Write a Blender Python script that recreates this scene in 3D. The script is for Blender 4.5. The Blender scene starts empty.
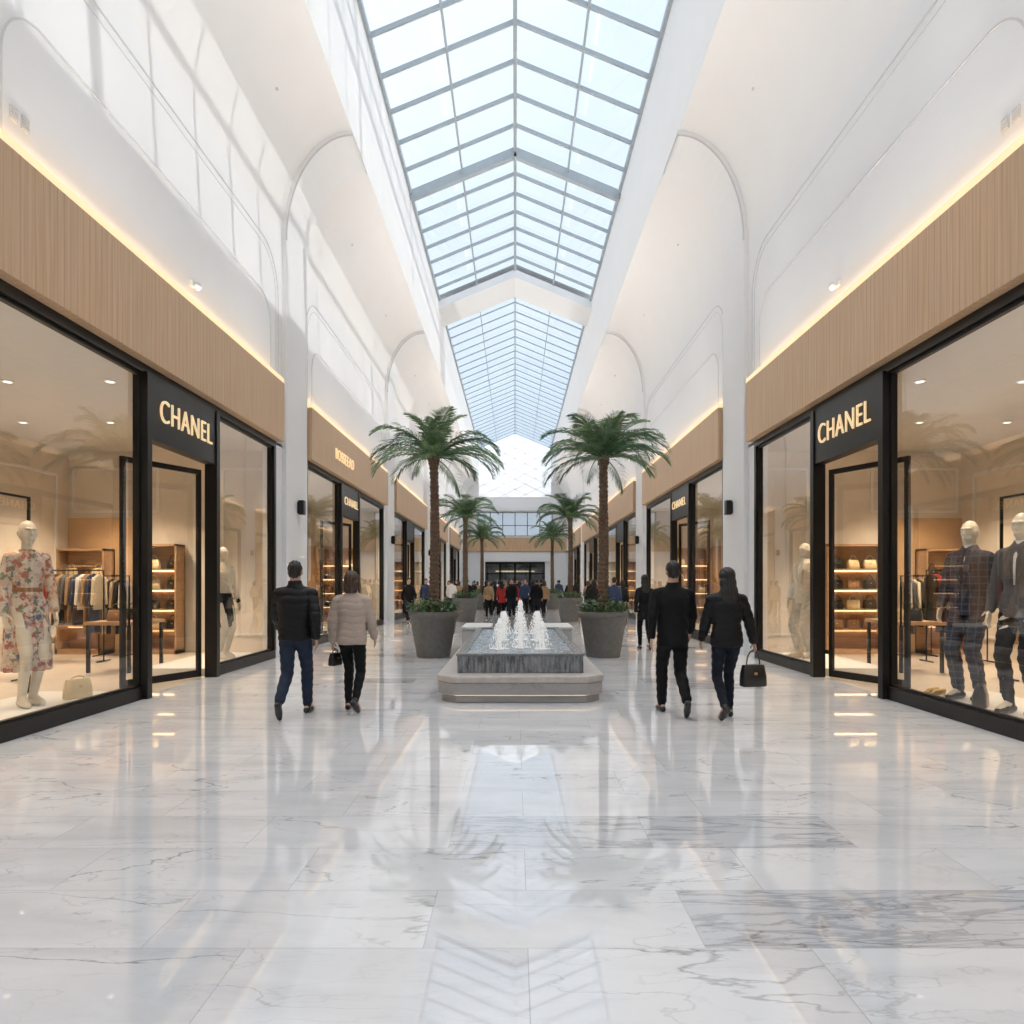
import bpy, bmesh, math, random
from mathutils import Vector, Matrix
random.seed(7)
SC=bpy.context.scene
C=SC.collection
V=Vector
pi=math.pi

# ------------------------------------------------------------------ materials
def mat(name,col,rough=.5,metal=0.,es=0.,ecol=None,var=.06,nscale=6.,bump=0.,spec=None,stretch=(1,1,1),alpha=None,trans=0.):
    m=bpy.data.materials.new(name); m.use_nodes=True
    nt=m.node_tree; n=nt.nodes; l=nt.links
    b=n['Principled BSDF']
    b.inputs['Roughness'].default_value=rough
    b.inputs['Metallic'].default_value=metal
    if spec is not None: b.inputs['Specular IOR Level'].default_value=spec
    tc=n.new('ShaderNodeTexCoord'); mp=n.new('ShaderNodeMapping'); mp.inputs['Scale'].default_value=stretch
    l.new(tc.outputs['Object'],mp.inputs['Vector'])
    no=n.new('ShaderNodeTexNoise'); no.inputs['Scale'].default_value=nscale; no.inputs['Detail'].default_value=4
    l.new(mp.outputs['Vector'],no.inputs['Vector'])
    cr=n.new('ShaderNodeValToRGB')
    cr.color_ramp.elements[0].position=.3; cr.color_ramp.elements[1].position=.7
    cr.color_ramp.elements[0].color=tuple(max(0,c*(1-var)) for c in col)+(1,)
    cr.color_ramp.elements[1].color=tuple(min(1,c*(1+var)) for c in col)+(1,)
    l.new(no.outputs['Fac'],cr.inputs['Fac']); l.new(cr.outputs['Color'],b.inputs['Base Color'])
    if es>0:
        b.inputs['Emission Color'].default_value=(ecol or col)+(1,)
        b.inputs['Emission Strength'].default_value=es
    if bump>0:
        bp=n.new('ShaderNodeBump'); bp.inputs['Strength'].default_value=bump; bp.inputs['Distance'].default_value=.02
        l.new(no.outputs['Fac'],bp.inputs['Height']); l.new(bp.outputs['Normal'],b.inputs['Normal'])
    if trans: b.inputs['Transmission Weight'].default_value=trans
    return m

def glass(name,tint=(1,1,1),base=.04,top=.7):
    m=bpy.data.materials.new(name); m.use_nodes=True
    nt=m.node_tree; n=nt.nodes; l=nt.links
    n.remove(n['Principled BSDF']); out=n['Material Output']
    t=n.new('ShaderNodeBsdfTransparent'); t.inputs['Color'].default_value=tint+(1,)
    g=n.new('ShaderNodeBsdfGlossy'); g.inputs['Roughness'].default_value=.01
    lw=n.new('ShaderNodeLayerWeight'); lw.inputs['Blend'].default_value=.5
    pw=n.new('ShaderNodeMath'); pw.operation='POWER'; pw.inputs[1].default_value=4.
    ma=n.new('ShaderNodeMath'); ma.operation='MULTIPLY_ADD'; ma.inputs[1].default_value=top; ma.inputs[2].default_value=base
    mx=n.new('ShaderNodeMixShader')
    l.new(lw.outputs['Facing'],pw.inputs[0]); l.new(pw.outputs[0],ma.inputs[0]); l.new(ma.outputs[0],mx.inputs['Fac'])
    l.new(t.outputs[0],mx.inputs[1]); l.new(g.outputs[0],mx.inputs[2]); l.new(mx.outputs[0],out.inputs['Surface'])
    return m

WHITE=mat('plaster_white',(.85,.85,.85),.6,var=.01,nscale=1.)
WHITE2=mat('plaster_soffit',(.86,.85,.835),.65,var=.01,nscale=1.)
GROOVE=mat('moulding_grey',(.66,.66,.655),.6,var=.02)  # plain grey for moulding lines, arch edges, grilles and small fittings
BLACK=mat('black_metal',(.012,.011,.010),.35,.3,var=.1)
STEEL=mat('skylight_steel',(.42,.47,.50),.45,.1,var=.04)
GLASS=glass('shop_glass',(.96,.96,.95),.14,.86)
SKYG=glass('skylight_glass',(.62,.645,.67),.03,.5)
LED=mat('led_strip',(.45,.3,.18),.5,es=.8,ecol=(1.,.72,.42))
LED2=mat('fountain_led',(.5,.35,.2),.5,es=.8,ecol=(1.,.7,.42))
SPOT=mat('downlight_lens',(1,.95,.85),.5,es=1.6,ecol=(1.,.9,.72))
LETTER=mat('letter_face',(.80,.56,.30),.4,es=.5,ecol=(1,.74,.42))
STONE_C=mat('stone_coping',(.50,.455,.42),.35,var=.12,nscale=9)
RIM=mat('basin_rim_stone',(.20,.20,.20),.25,var=.25,nscale=10)
SHOPWALL=mat('shop_wall_cream',(.74,.67,.57),.6,var=.04,nscale=2)
SHOPGLOW=mat('shop_wall_glow',(.62,.40,.21),.55,var=.08,nscale=2)  # warm light at the shop's end put into the wall colour
SHOPCEIL=mat('shop_ceiling',(.70,.68,.65),.7,var=.02)
SHOPFLOOR=mat('shop_floor',(.58,.50,.41),.3,var=.12,nscale=3,stretch=(1,8,1))
PLINTH=mat('plinth_white',(.82,.80,.76),.45,var=.02)
SHELFW=mat('shelf_wood',(.42,.25,.13),.45,var=.15,nscale=4,stretch=(1,1,9))
PLANTER=mat('planter_grey',(.17,.165,.155),.7,var=.12,nscale=12,bump=.1)
SOIL=mat('soil',(.05,.035,.025),.95,var=.4,nscale=40,bump=.6)
TRUNK=mat('palm_bark',(.14,.09,.06),.9,var=.5,nscale=22,bump=.8,stretch=(1,1,2.5))
LEAF=mat('palm_leaf',(.075,.15,.07),.5,var=.4,nscale=3)
LEAF2=mat('palm_leaf_light',(.14,.235,.105),.5,var=.4,nscale=3)
SHRUB=mat('shrub_leaf',(.075,.155,.05),.5,var=.5,nscale=9)
FLOWER=mat('shrub_flower',(.40,.14,.11),.5,var=.3)
SKIN=mat('skin',(.50,.31,.23),.5,var=.05,nscale=20)
MANQ=mat('mannequin_cream',(.80,.72,.58),.35,var=.02)
HAIRB=mat('hair_black',(.010,.008,.007),.5,var=.4,nscale=60,stretch=(1,1,.1))
HAIRBR=mat('hair_brown',(.06,.032,.018),.5,var=.4,nscale=60,stretch=(1,1,.1))
EYEM=mat('eye',(.8,.78,.74),.2)
BENCH=mat('bench_white',(.80,.79,.77),.4,var=.03)
def cloth(n,c,v=.12,r=.8): return mat(n,c,r,var=v,nscale=30,bump=.1,spec=.25)
CBLK=cloth('cloth_black',(.006,.006,.007)); CDK=cloth('cloth_charcoal',(.014,.014,.016)); CJEAN=cloth('denim',(.018,.028,.051))
CJEAN2=cloth('denim_dark',(.009,.012,.021)); CBEIGE=cloth('puffer_beige',(.43,.345,.29),.05,.55); CPUFF=cloth('puffer_black',(.007,.007,.008),.1,.5)
CCREAM=cloth('suit_cream',(.68,.60,.46)); CGREY=cloth('suit_grey',(.12,.12,.125)); CRED=cloth('cloth_red',(.42,.03,.03)); CBLUE=cloth('cloth_blue',(.04,.06,.12))
CTAN=cloth('cloth_tan',(.38,.25,.14)); CWHT=cloth('shirt_white',(.8,.79,.77)); CTIE=cloth('tie_navy',(.02,.022,.04))
LEATHERB=mat('leather_black',(.012,.011,.011),.3,var=.1); LEATHERC=mat('leather_cream',(.72,.58,.34),.35,var=.05); GOLD=mat('gold',(.7,.5,.2),.3,.9)
SHOEB=mat('shoe_black',(.012,.012,.012),.35,var=.1)

def floral():
    m=bpy.data.materials.new('floral_print'); m.use_nodes=True; nt=m.node_tree; n=nt.nodes; l=nt.links; b=n['Principled BSDF']; b.inputs['Roughness'].default_value=.7
    tc=n.new('ShaderNodeTexCoord'); vo=n.new('ShaderNodeTexVoronoi'); vo.inputs['Scale'].default_value=16
    no=n.new('ShaderNodeTexNoise'); no.inputs['Scale'].default_value=22; no.inputs['Detail'].default_value=3
    va=n.new('ShaderNodeMix'); va.data_type='VECTOR'; va.inputs['Factor'].default_value=.12
    l.new(tc.outputs['Object'],va.inputs['A']); l.new(no.outputs['Color'],va.inputs['B']); l.new(tc.outputs['Object'],no.inputs['Vector'])
    l.new(va.outputs['Result'],vo.inputs['Vector'])
    cr=n.new('ShaderNodeValToRGB'); cr.color_ramp.interpolation='CONSTANT'
    e=cr.color_ramp.elements; e[0].position=0; e[0].color=(.42,.14,.11,1); e[1].position=.22; e[1].color=(.16,.18,.27,1)
    for p,c in((.42,(.60,.36,.20,1)),(.55,(.22,.24,.15,1)),(.7,(.66,.46,.38,1))):
        q=e.new(p); q.color=c
    sp=n.new('ShaderNodeSeparateColor'); l.new(vo.outputs['Color'],sp.inputs[0]); l.new(sp.outputs[0],cr.inputs['Fac'])
    ra=n.new('ShaderNodeMapRange'); ra.inputs[1].default_value=.42; ra.inputs[2].default_value=.66; ra.inputs[3].default_value=1; ra.inputs[4].default_value=0; l.new(vo.outputs['Distance'],ra.inputs[0])
    mx=n.new('ShaderNodeMix'); mx.data_type='RGBA'; mx.inputs['A'].default_value=(.72,.64,.53,1)
    l.new(ra.outputs[0],mx.inputs['Factor']); l.new(cr.outputs['Color'],mx.inputs['B']); l.new(mx.outputs['Result'],b.inputs['Base Color'])
    return m
FLORAL=floral()
def plaid():
    m=bpy.data.materials.new('plaid_navy'); m.use_nodes=True; nt=m.node_tree; n=nt.nodes; l=nt.links; b=n['Principled BSDF']; b.inputs['Roughness'].default_value=.8
    tc=n.new('ShaderNodeTexCoord'); sx=n.new('ShaderNodeSeparateXYZ'); l.new(tc.outputs['Object'],sx.inputs[0])
    acc=None
    for k,fr in((0,12.),(2,12.)):
        a=n.new('ShaderNodeMath'); a.operation='MULTIPLY'; a.inputs[1].default_value=fr; l.new(sx.outputs[k],a.inputs[0])
        f=n.new('ShaderNodeMath'); f.operation='FRACT'; l.new(a.outputs[0],f.inputs[0])
        g=n.new('ShaderNodeMath'); g.operation='LESS_THAN'; g.inputs[1].default_value=.16; l.new(f.outputs[0],g.inputs[0])
        if acc is None: acc=g
        else:
            s=n.new('ShaderNodeMath'); s.operation='MAXIMUM'; l.new(acc.outputs[0],s.inputs[0]); l.new(g.outputs[0],s.inputs[1]); acc=s
    mx=n.new('ShaderNodeMix'); mx.data_type='RGBA'; mx.inputs['A'].default_value=(.032,.036,.055,1); mx.inputs['B'].default_value=(.085,.09,.12,1)
    l.new(acc.outputs[0],mx.inputs['Factor']); l.new(mx.outputs['Result'],b.inputs['Base Color'])
    return m
PLAID=plaid()

def wood():
    m=bpy.data.materials.new('fascia_wood'); m.use_nodes=True; nt=m.node_tree; n=nt.nodes; l=nt.links; b=n['Principled BSDF']; b.inputs['Roughness'].default_value=.5
    tc=n.new('ShaderNodeTexCoord'); mp=n.new('ShaderNodeMapping'); mp.inputs['Scale'].default_value=(26,26,.9); l.new(tc.outputs['Object'],mp.inputs['Vector'])
    no=n.new('ShaderNodeTexNoise'); no.inputs['Scale'].default_value=1.; no.inputs['Detail'].default_value=6; l.new(mp.outputs['Vector'],no.inputs['Vector'])
    cr=n.new('ShaderNodeValToRGB'); e=cr.color_ramp.elements; e[0].position=.3; e[0].color=(.55,.36,.205,1); e[1].position=.7; e[1].color=(.67,.46,.28,1)
    l.new(no.outputs['Fac'],cr.inputs['Fac'])
    sx=n.new('ShaderNodeSeparateXYZ'); l.new(tc.outputs['Object'],sx.inputs[0])
    a=n.new('ShaderNodeMath'); a.operation='MULTIPLY'; a.inputs[1].default_value=9.; l.new(sx.outputs[1],a.inputs[0])
    f=n.new('ShaderNodeMath'); f.operation='FRACT'; l.new(a.outputs[0],f.inputs[0])
    g=n.new('ShaderNodeMath'); g.operation='LESS_THAN'; g.inputs[1].default_value=.12; l.new(f.outputs[0],g.inputs[0])
    g2=n.new('ShaderNodeMath'); g2.operation='MULTIPLY'; g2.inputs[1].default_value=.3; l.new(g.outputs[0],g2.inputs[0])
    mx=n.new('ShaderNodeMix'); mx.data_type='RGBA'; mx.inputs['B'].default_value=(.25,.15,.085,1)
    l.new(g2.outputs[0],mx.inputs['Factor']); l.new(cr.outputs['Color'],mx.inputs['A']); l.new(mx.outputs['Result'],b.inputs['Base Color'])
    return m
WOOD=wood()

def marble(name,tile,light,dark,vein,rough,vs=1.,dens=1.,bump=0):
    m=bpy.data.materials.new(name); m.use_nodes=True; nt=m.node_tree; n=nt.nodes; l=nt.links; b=n['Principled BSDF']
    b.inputs['Roughness'].default_value=rough
    tc=n.new('ShaderNodeTexCoord'); co=tc.outputs['Object']
    br=None; rnd=None; vec=co
    def M(op,a,b_=None,c=None):
        x=n.new('ShaderNodeMath'); x.operation=op
        for i,v in enumerate((a,b_,c)):
            if v is None: continue
            if isinstance(v,(int,float)): x.inputs[i].default_value=v
            else: l.new(v,x.inputs[i])
        return x.outputs[0]
    if tile:
        b.inputs['Specular IOR Level'].default_value=1.0
        b.inputs['IOR'].default_value=1.6
        mp=n.new('ShaderNodeMapping'); mp.inputs['Location'].default_value=(-.054,.39,0); l.new(co,mp.inputs['Vector'])
        br=n.new('ShaderNodeTexBrick'); br.inputs['Scale'].default_value=1; br.inputs['Brick Width'].default_value=1.2; br.inputs['Row Height'].default_value=.56
        br.inputs['Mortar Size'].default_value=.0022; br.inputs['Mortar Smooth'].default_value=0; br.inputs['Color1'].default_value=(0,0,0,1); br.inputs['Color2'].default_value=(1,1,1,1); br.inputs['Mortar'].default_value=(0,0,0,1)
        br.offset=.37; l.new(mp.outputs['Vector'],br.inputs['Vector'])
        sc=n.new('ShaderNodeSeparateColor'); l.new(br.outputs['Color'],sc.inputs[0]); rnd=sc.outputs[0]
        cx=n.new('ShaderNodeCombineXYZ'); l.new(M('MULTIPLY',rnd,37.),cx.inputs[0]); l.new(M('MULTIPLY',rnd,17.),cx.inputs[1])
        va=n.new('ShaderNodeVectorMath'); va.operation='ADD'; l.new(co,va.inputs[0]); l.new(cx.outputs[0],va.inputs[1]); vec=va.outputs[0]
    def noise(sc_,det,dist,v,rough_=.55):
        x=n.new('ShaderNodeTexNoise'); x.inputs['Scale'].default_value=sc_; x.inputs['Detail'].default_value=det; x.inputs['Distortion'].default_value=dist; x.inputs['Roughness'].default_value=rough_
        l.new(v,x.inputs['Vector']); return x.outputs['Fac']
    mp2=n.new('ShaderNodeMapping'); mp2.inputs['Rotation'].default_value=(0,0,.5); mp2.inputs['Scale'].default_value=(.45,1.6,1); l.new(vec,mp2.inputs['Vector']); sv=mp2.outputs['Vector']
    mp3=n.new('ShaderNodeMapping'); mp3.inputs['Rotation'].default_value=(0,0,-.7); mp3.inputs['Scale'].default_value=(.6,1.5,1); l.new(vec,mp3.inputs['Vector']); sv3=mp3.outputs['Vector']
    def ridge(f,w): 
        a=M('ABSOLUTE',M('SUBTRACT',f,.5)); x=n.new('ShaderNodeMapRange'); l.new(a,x.inputs[0]); x.inputs[1].default_value=0; x.inputs[2].default_value=w; x.inputs[3].default_value=1; x.inputs[4].default_value=0; return x.outputs[0]
    v1=ridge(noise(.6*vs,9,.2,sv,.52),.0042); v2=ridge(noise(1.5*vs,7,.2,sv3,.5),.0055); v3=ridge(noise(3.2*vs,6,.2,sv,.5),.012)
    mk_=noise(1.1*vs,2,0,vec); 
    mr=n.new('ShaderNodeMapRange'); l.new(mk_,mr.inputs[0]); mr.inputs[1].default_value=.40; mr.inputs[2].default_value=.62
    vv=M('ADD',M('MULTIPLY',v1,M('ADD',M('MULTIPLY',mr.outputs[0],.4),.25)),M('MULTIPLY',v2,M('ADD',M('MULTIPLY',mr.outputs[0],.25),.08)))
    vv=M('ADD',vv,M('MULTIPLY',M('MULTIPLY',v3,mr.outputs[0]),.14))
    cl=n.new('ShaderNodeMapRange'); l.new(noise(1.6*vs,6,.6,sv),cl.inputs[0]); cl.inputs[1].default_value=.42; cl.inputs[2].default_value=.78
    cloud=M('MULTIPLY',cl.outputs[0],.75)
    if rnd is not None:
        dk=n.new('ShaderNodeMapRange'); l.new(rnd,dk.inputs[0]); dk.inputs[1].default_value=.93; dk.inputs[2].default_value=.97
        sx=n.new('ShaderNodeSeparateXYZ'); l.new(co,sx.inputs[0])
        def area(x0,x1,y0,y1): return M('MULTIPLY',M('MULTIPLY',M('GREATER_THAN',sx.outputs[0],x0),M('LESS_THAN',sx.outputs[0],x1)),M('MULTIPLY',M('GREATER_THAN',sx.outputs[1],y0),M('LESS_THAN',sx.outputs[1],y1)))
        dks=M('MAXIMUM',dk.outputs[0],M('MAXIMUM',area(.81,3.21,2.97,3.53),M('MULTIPLY',area(-.39,2.01,4.09,4.65),.7)))
        st=n.new('ShaderNodeMapping'); st.inputs['Rotation'].default_value=(0,0,.25); st.inputs['Scale'].default_value=(.9,6,1); l.new(vec,st.inputs['Vector'])
        sr=ridge(noise(1.3,8,.5,st.outputs['Vector'],.62),.05)
        cloud=M('MAXIMUM',cloud,M('MULTIPLY',dks,M('ADD',M('MULTIPLY',sr,.7),.7)))
        vv=M('ADD',vv,M('MULTIPLY',M('MULTIPLY',sr,dks),.28))
    vv=M('MULTIPLY',vv,dens)
    m1=n.new('ShaderNodeMix'); m1.data_type='RGBA'; m1.inputs['A'].default_value=light+(1,); m1.inputs['B'].default_value=dark+(1,); l.new(cloud,m1.inputs['Factor'])
    m2=n.new('ShaderNodeMix'); m2.data_type='RGBA'; m2.inputs['B'].default_value=vein+(1,); l.new(m1.outputs['Result'],m2.inputs['A']); l.new(M('MINIMUM',vv,1.),m2.inputs['Factor'])
    res=m2.outputs['Result']
    if br is not None:
        m3=n.new('ShaderNodeMix'); m3.data_type='RGBA'; m3.inputs['B'].default_value=(.36,.36,.37,1); l.new(res,m3.inputs['A']); l.new(M('MULTIPLY',br.outputs['Fac'],.6),m3.inputs['Factor']); res=m3.outputs['Result']
    l.new(res,b.inputs['Base Color'])
    if bump:
        wv=n.new('ShaderNodeMapping'); wv.inputs['Scale'].default_value=(22,22,3); l.new(co,wv.inputs['Vector'])
        bp=n.new('ShaderNodeBump'); bp.inputs['Strength'].default_value=bump; bp.inputs['Distance'].default_value=.03
        l.new(noise(1.,3,.5,wv.outputs['Vector']),bp.inputs['Height']); l.new(bp.outputs['Normal'],b.inputs['Normal'])
    return m
FLOORM=marble('marble_floor',True,(.735,.74,.755),(.50,.51,.535),(.13,.13,.14),.016)
BASINM=marble('marble_basin',False,(.15,.15,.155),(.075,.075,.08),(.50,.50,.50),.12,3.,1.1,bump=.7)
BASEM=marble('marble_fountain_base',False,(.40,.38,.37),(.26,.25,.245),(.13,.12,.12),.3,3.,1.)
WATER=mat('water_surface',(.22,.26,.28),.08,var=.45,nscale=12,bump=1.)
def foam():
    m=bpy.data.materials.new('water_spray'); m.use_nodes=True; nt=m.node_tree; n=nt.nodes; b=n['Principled BSDF']
    b.inputs['Base Color'].default_value=(.93,.95,.97,1); b.inputs['Roughness'].default_value=.15
    b.inputs['Transmission Weight'].default_value=.35; b.inputs['Emission Color'].default_value=(1,.95,.88,1); b.inputs['Emission Strength'].default_value=.12
    no=n.new('ShaderNodeTexNoise'); no.inputs['Scale'].default_value=60; bp=n.new('ShaderNodeBump'); bp.inputs['Strength'].default_value=.5
    nt.links.new(no.outputs['Fac'],bp.inputs['Height']); nt.links.new(bp.outputs['Normal'],b.inputs['Normal'])
    return m
FOAM=foam()

# ------------------------------------------------------------------ helpers
def add(name,data,mats=(),parent=None,smooth=False,loc=None,**pr):
    if isinstance(data,bmesh.types.BMesh):
        bm=data; me=bpy.data.meshes.new(name); bm.normal_update(); bm.to_mesh(me); bm.free(); data=me
    if data is not None:
        if not isinstance(mats,(list,tuple)): mats=[mats]
        if len(data.materials)==0:
            for m in mats: data.materials.append(m)
        if smooth: data.polygons.foreach_set('use_smooth',[True]*len(data.polygons))
    ob=bpy.data.objects.new(name,data); C.objects.link(ob)
    if parent: ob.parent=parent
    if loc is not None: ob.location=loc
    for k,v in pr.items(): ob[k]=v
    return ob
def root(name,loc,label,cat,rz=0,group=None):
    o=bpy.data.objects.new(name,None); o.empty_display_size=.2; C.objects.link(o); o.location=loc; o.rotation_euler=(0,0,rz); o['label']=label; o['category']=cat
    if group: o['group']=group
    return o
def struct(name,data,mats,**pr):
    return add(name,data,mats,kind='structure',**pr)
def copy_tree(r,loc,rz=None,**pr):
    n=r.copy(); C.objects.link(n); n.location=loc
    if rz is not None: n.rotation_euler=(0,0,rz)
    for k,v in pr.items(): n[k]=v
    for ch in list(r.children):
        c=ch.copy(); C.objects.link(c); c.parent=n
        for g in list(ch.children):
            k=g.copy(); C.objects.link(k); k.parent=c
    return n
def BM(): return bmesh.new()
def bx(bm,x0,x1,y0,y1,z0,z1,mi=0):
    if x0>x1:x0,x1=x1,x0
    v=[bm.verts.new(p) for p in((x0,y0,z0),(x1,y0,z0),(x1,y1,z0),(x0,y1,z0),(x0,y0,z1),(x1,y0,z1),(x1,y1,z1),(x0,y1,z1))]
    for f in((0,3,2,1),(4,5,6,7),(0,1,5,4),(1,2,6,5),(2,3,7,6),(3,0,4,7)):
        q=bm.faces.new([v[i] for i in f]); q.material_index=mi
def beam(bm,p0,p1,w,h,up=(0,0,1),mi=0):
    p0=V(p0);p1=V(p1);d=(p1-p0).normalized(); s=d.cross(V(up)).normalized(); u=s.cross(d).normalized()
    v=[bm.verts.new(p+s*a*w/2+u*b*h/2) for p in(p0,p1) for a,b in((-1,-1),(1,-1),(1,1),(-1,1))]
    for f in((0,1,2,3),(7,6,5,4),(0,4,5,1),(1,5,6,2),(2,6,7,3),(3,7,4,0)):
        q=bm.faces.new([v[i] for i in f]); q.material_index=mi
def quad(bm,pts,mi=0):
    f=bm.faces.new([bm.verts.new(p) for p in pts]); f.material_index=mi
def tube(bm,p0,p1,r0,r1,n=10,caps=3,mi=0,flat=None):
    p0=V(p0);p1=V(p1);d=p1-p0
    if d.length<1e-6: return
    d.normalize(); a=V((1,0,0)) if abs(d.x)<.9 else V((0,1,0)); s=d.cross(a).normalized(); u=d.cross(s)
    def ring(c,r): return [bm.verts.new(c+s*math.cos(2*pi*i/n)*r+u*math.sin(2*pi*i/n)*r) for i in range(n)]
    st=[]
    for k in range(1,caps+1):
        t=pi/2*k/(caps+.0001); st.append((p0-d*r0*math.cos(t),r0*math.sin(t)))
    for k in range(caps,0,-1):
        t=pi/2*k/(caps+.0001); st.append((p1+d*r1*math.cos(t),r1*math.sin(t)))
    rings=[ring(c,r) for c,r in st]
    b=bm.verts.new(p0-d*r0); t=bm.verts.new(p1+d*r1)
    for i in range(n):
        j=(i+1)%n
        bm.faces.new((b,rings[0][j],rings[0][i])).material_index=mi
        for k in range(len(rings)-1):
            bm.faces.new((rings[k][i],rings[k][j],rings[k+1][j],rings[k+1][i])).material_index=mi
        bm.faces.new((rings[-1][i],rings[-1][j],t)).material_index=mi
def ell(bm,c,r,sub=3,rot=None,mi=0):
    mm=Matrix.Translation(V(c))@(rot or Matrix.Identity(4))@Matrix.Diagonal((r[0],r[1],r[2],1))
    res=bmesh.ops.create_icosphere(bm,subdivisions=sub,radius=1,matrix=mm)
def loft(bm,rings,n=24,mi=0,cap=True):
    R=[]
    for (cx,cy,z,rx,ry) in rings:
        R.append([bm.verts.new((cx+rx*math.cos(2*pi*i/n),cy+ry*math.sin(2*pi*i/n),z)) for i in range(n)])
    for k in range(len(R)-1):
        for i in range(n):
            j=(i+1)%n; bm.faces.new((R[k][i],R[k][j],R[k+1][j],R[k+1][i])).material_index=mi
    if cap:
        bm.faces.new(list(reversed(R[0]))).material_index=mi; bm.faces.new(R[-1]).material_index=mi
def remesh(bm,vox,smooth=2,S=1.,fn=None):
    me=bpy.data.meshes.new('tmp'); bmesh.ops.recalc_face_normals(bm,faces=bm.faces[:]) ; bm.to_mesh(me); bm.free()
    ob=bpy.data.objects.new('tmp',me); C.objects.link(ob)
    md=ob.modifiers.new('r','REMESH'); md.mode='VOXEL'; md.voxel_size=vox; md.use_smooth_shade=True
    if smooth: s=ob.modifiers.new('s','SMOOTH'); s.factor=.5; s.iterations=smooth
    dg=bpy.context.evaluated_depsgraph_get(); m2=bpy.data.meshes.new_from_object(ob.evaluated_get(dg))
    bpy.data.objects.remove(ob); bpy.data.meshes.remove(me)
    if fn:
        nr=[v.normal.copy() for v in m2.vertices]
        for v,nn in zip(m2.vertices,nr): v.co=fn(v.co.copy(),nn)
    m2.transform(Matrix.Scale(S,4))
    m2.polygons.foreach_set('use_smooth',[True]*len(m2.polygons))
    m2.materials.clear()
    return m2

# ------------------------------------------------------------------ shell
Y0,Y1=-9.,68.
HW=5.0; SX=3.5
Z_S=8.9; Z_E=11.25; Z_G=14.55; Z_R=16.0
bm=BM(); bx(bm,-5.1,5.1,Y0,Y1,-.1,0); struct('floor',bm,FLOORM)
def prof(t,off=0.):
    x=SX+(HW-SX)*math.cos(t); z=Z_S+(Z_E-Z_S)*math.sin(t)
    nn=V((math.cos(t)/(HW-SX),math.sin(t)/(Z_E-Z_S))).normalized()
    return x-nn.x*off,z-nn.y*off
for s,nm in((-1,'left'),(1,'right')):
    bm=BM()
    pts=[prof(pi/2*k/16) for k in range(17)]
    pts=[(HW,Z_S)]+pts[1:]
    out=[(HW+.3,Z_S)]+[(p[0]+.3,p[1]+.3) for p in pts[1:]]+[(SX+.3,Z_G+.1)]
    def strip(P,sm=True):
        r=[(bm.verts.new((s*x,Y0,z)),bm.verts.new((s*x,Y1,z))) for x,z in P]
        for a,b in zip(r,r[1:]):
            f=bm.faces.new((a[0],a[1],b[1],b[0])); f.smooth=sm
    strip(pts); strip([(SX,Z_E),(SX,Z_G)],False); strip(out)
    struct('ceiling',bm,WHITE2)
    bm=BM(); bx(bm,s*HW,s*(HW+.3),Y0,Y1,4.45,Z_S)
    bx(bm,s*HW,s*(HW+.3),Y0,3.0,0,4.45)
    struct('wall_'+nm,bm,WHITE)
PIL=[15.0+11.9*k for k in range(-1,5)]
tn=[0]
def trimname(): tn[0]+=1; return 'trim_%d'%tn[0]
for s in(-1,1):
    for p in PIL:
        bm=BM(); y0,y1=p-.45,p+1.5
        bx(bm,s*4.90,s*5.25,y0+(.45),y1,0,Z_S)
        bx(bm,s*5.0,s*5.25,y0,y0+.46,0,4.5)
        R=[]
        for k in range(15):
            t=pi/2*k/14; a=prof(t,.10); 
            if k==14: a=(SX-.0,a[1])
            b=prof(t,-.02); R.append((a,b))
        for (a,b),(c,d) in zip(R,R[1:]):
            quad(bm,[(s*a[0],p,a[1]),(s*c[0],p,c[1]),(s*c[0],y1,c[1]),(s*a[0],y1,a[1])])
            quad(bm,[(s*a[0],p,a[1]),(s*b[0],p,b[1]),(s*d[0],p,d[1]),(s*c[0],p,c[1])])
            quad(bm,[(s*a[0],y1,a[1]),(s*b[0],y1,b[1]),(s*d[0],y1,d[1]),(s*c[0],y1,c[1])])
        bmesh.ops.recalc_face_normals(bm,faces=bm.faces[:])
        struct(trimname(),bm,WHITE)
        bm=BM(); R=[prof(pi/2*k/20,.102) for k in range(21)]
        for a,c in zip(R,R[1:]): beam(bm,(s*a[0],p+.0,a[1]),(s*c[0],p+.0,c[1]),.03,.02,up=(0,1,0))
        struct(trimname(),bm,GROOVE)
def rrect(y0,y1,z0,z1,r,n=10):
    P=[]
    for cy,cz,a0 in((y1-r,z1-r,0),(y0+r,z1-r,90),(y0+r,z0+r,180),(y1-r,z0+r,270)):
        for k in range(n+1):
            a=math.radians(a0+90*k/n); P.append((cy+r*math.cos(a),cz+r*math.sin(a)))
    return P
for s in(-1,1):
    bays=[(-7.0,1.6)]+[(p+1.7,p+11.75) for p in PIL[:-1]]+[(64.2,67.5)]
    bays[1]=(3.3,14.75)
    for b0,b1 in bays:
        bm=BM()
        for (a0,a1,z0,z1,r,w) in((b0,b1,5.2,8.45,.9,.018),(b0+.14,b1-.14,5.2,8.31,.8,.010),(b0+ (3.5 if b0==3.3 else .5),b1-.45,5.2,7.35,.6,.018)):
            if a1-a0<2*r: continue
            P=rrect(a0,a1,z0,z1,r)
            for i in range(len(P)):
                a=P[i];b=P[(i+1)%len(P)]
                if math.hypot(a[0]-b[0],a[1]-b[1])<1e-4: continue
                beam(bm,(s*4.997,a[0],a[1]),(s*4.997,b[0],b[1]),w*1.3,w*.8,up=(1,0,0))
        struct(trimname(),bm,GROOVE)

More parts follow.
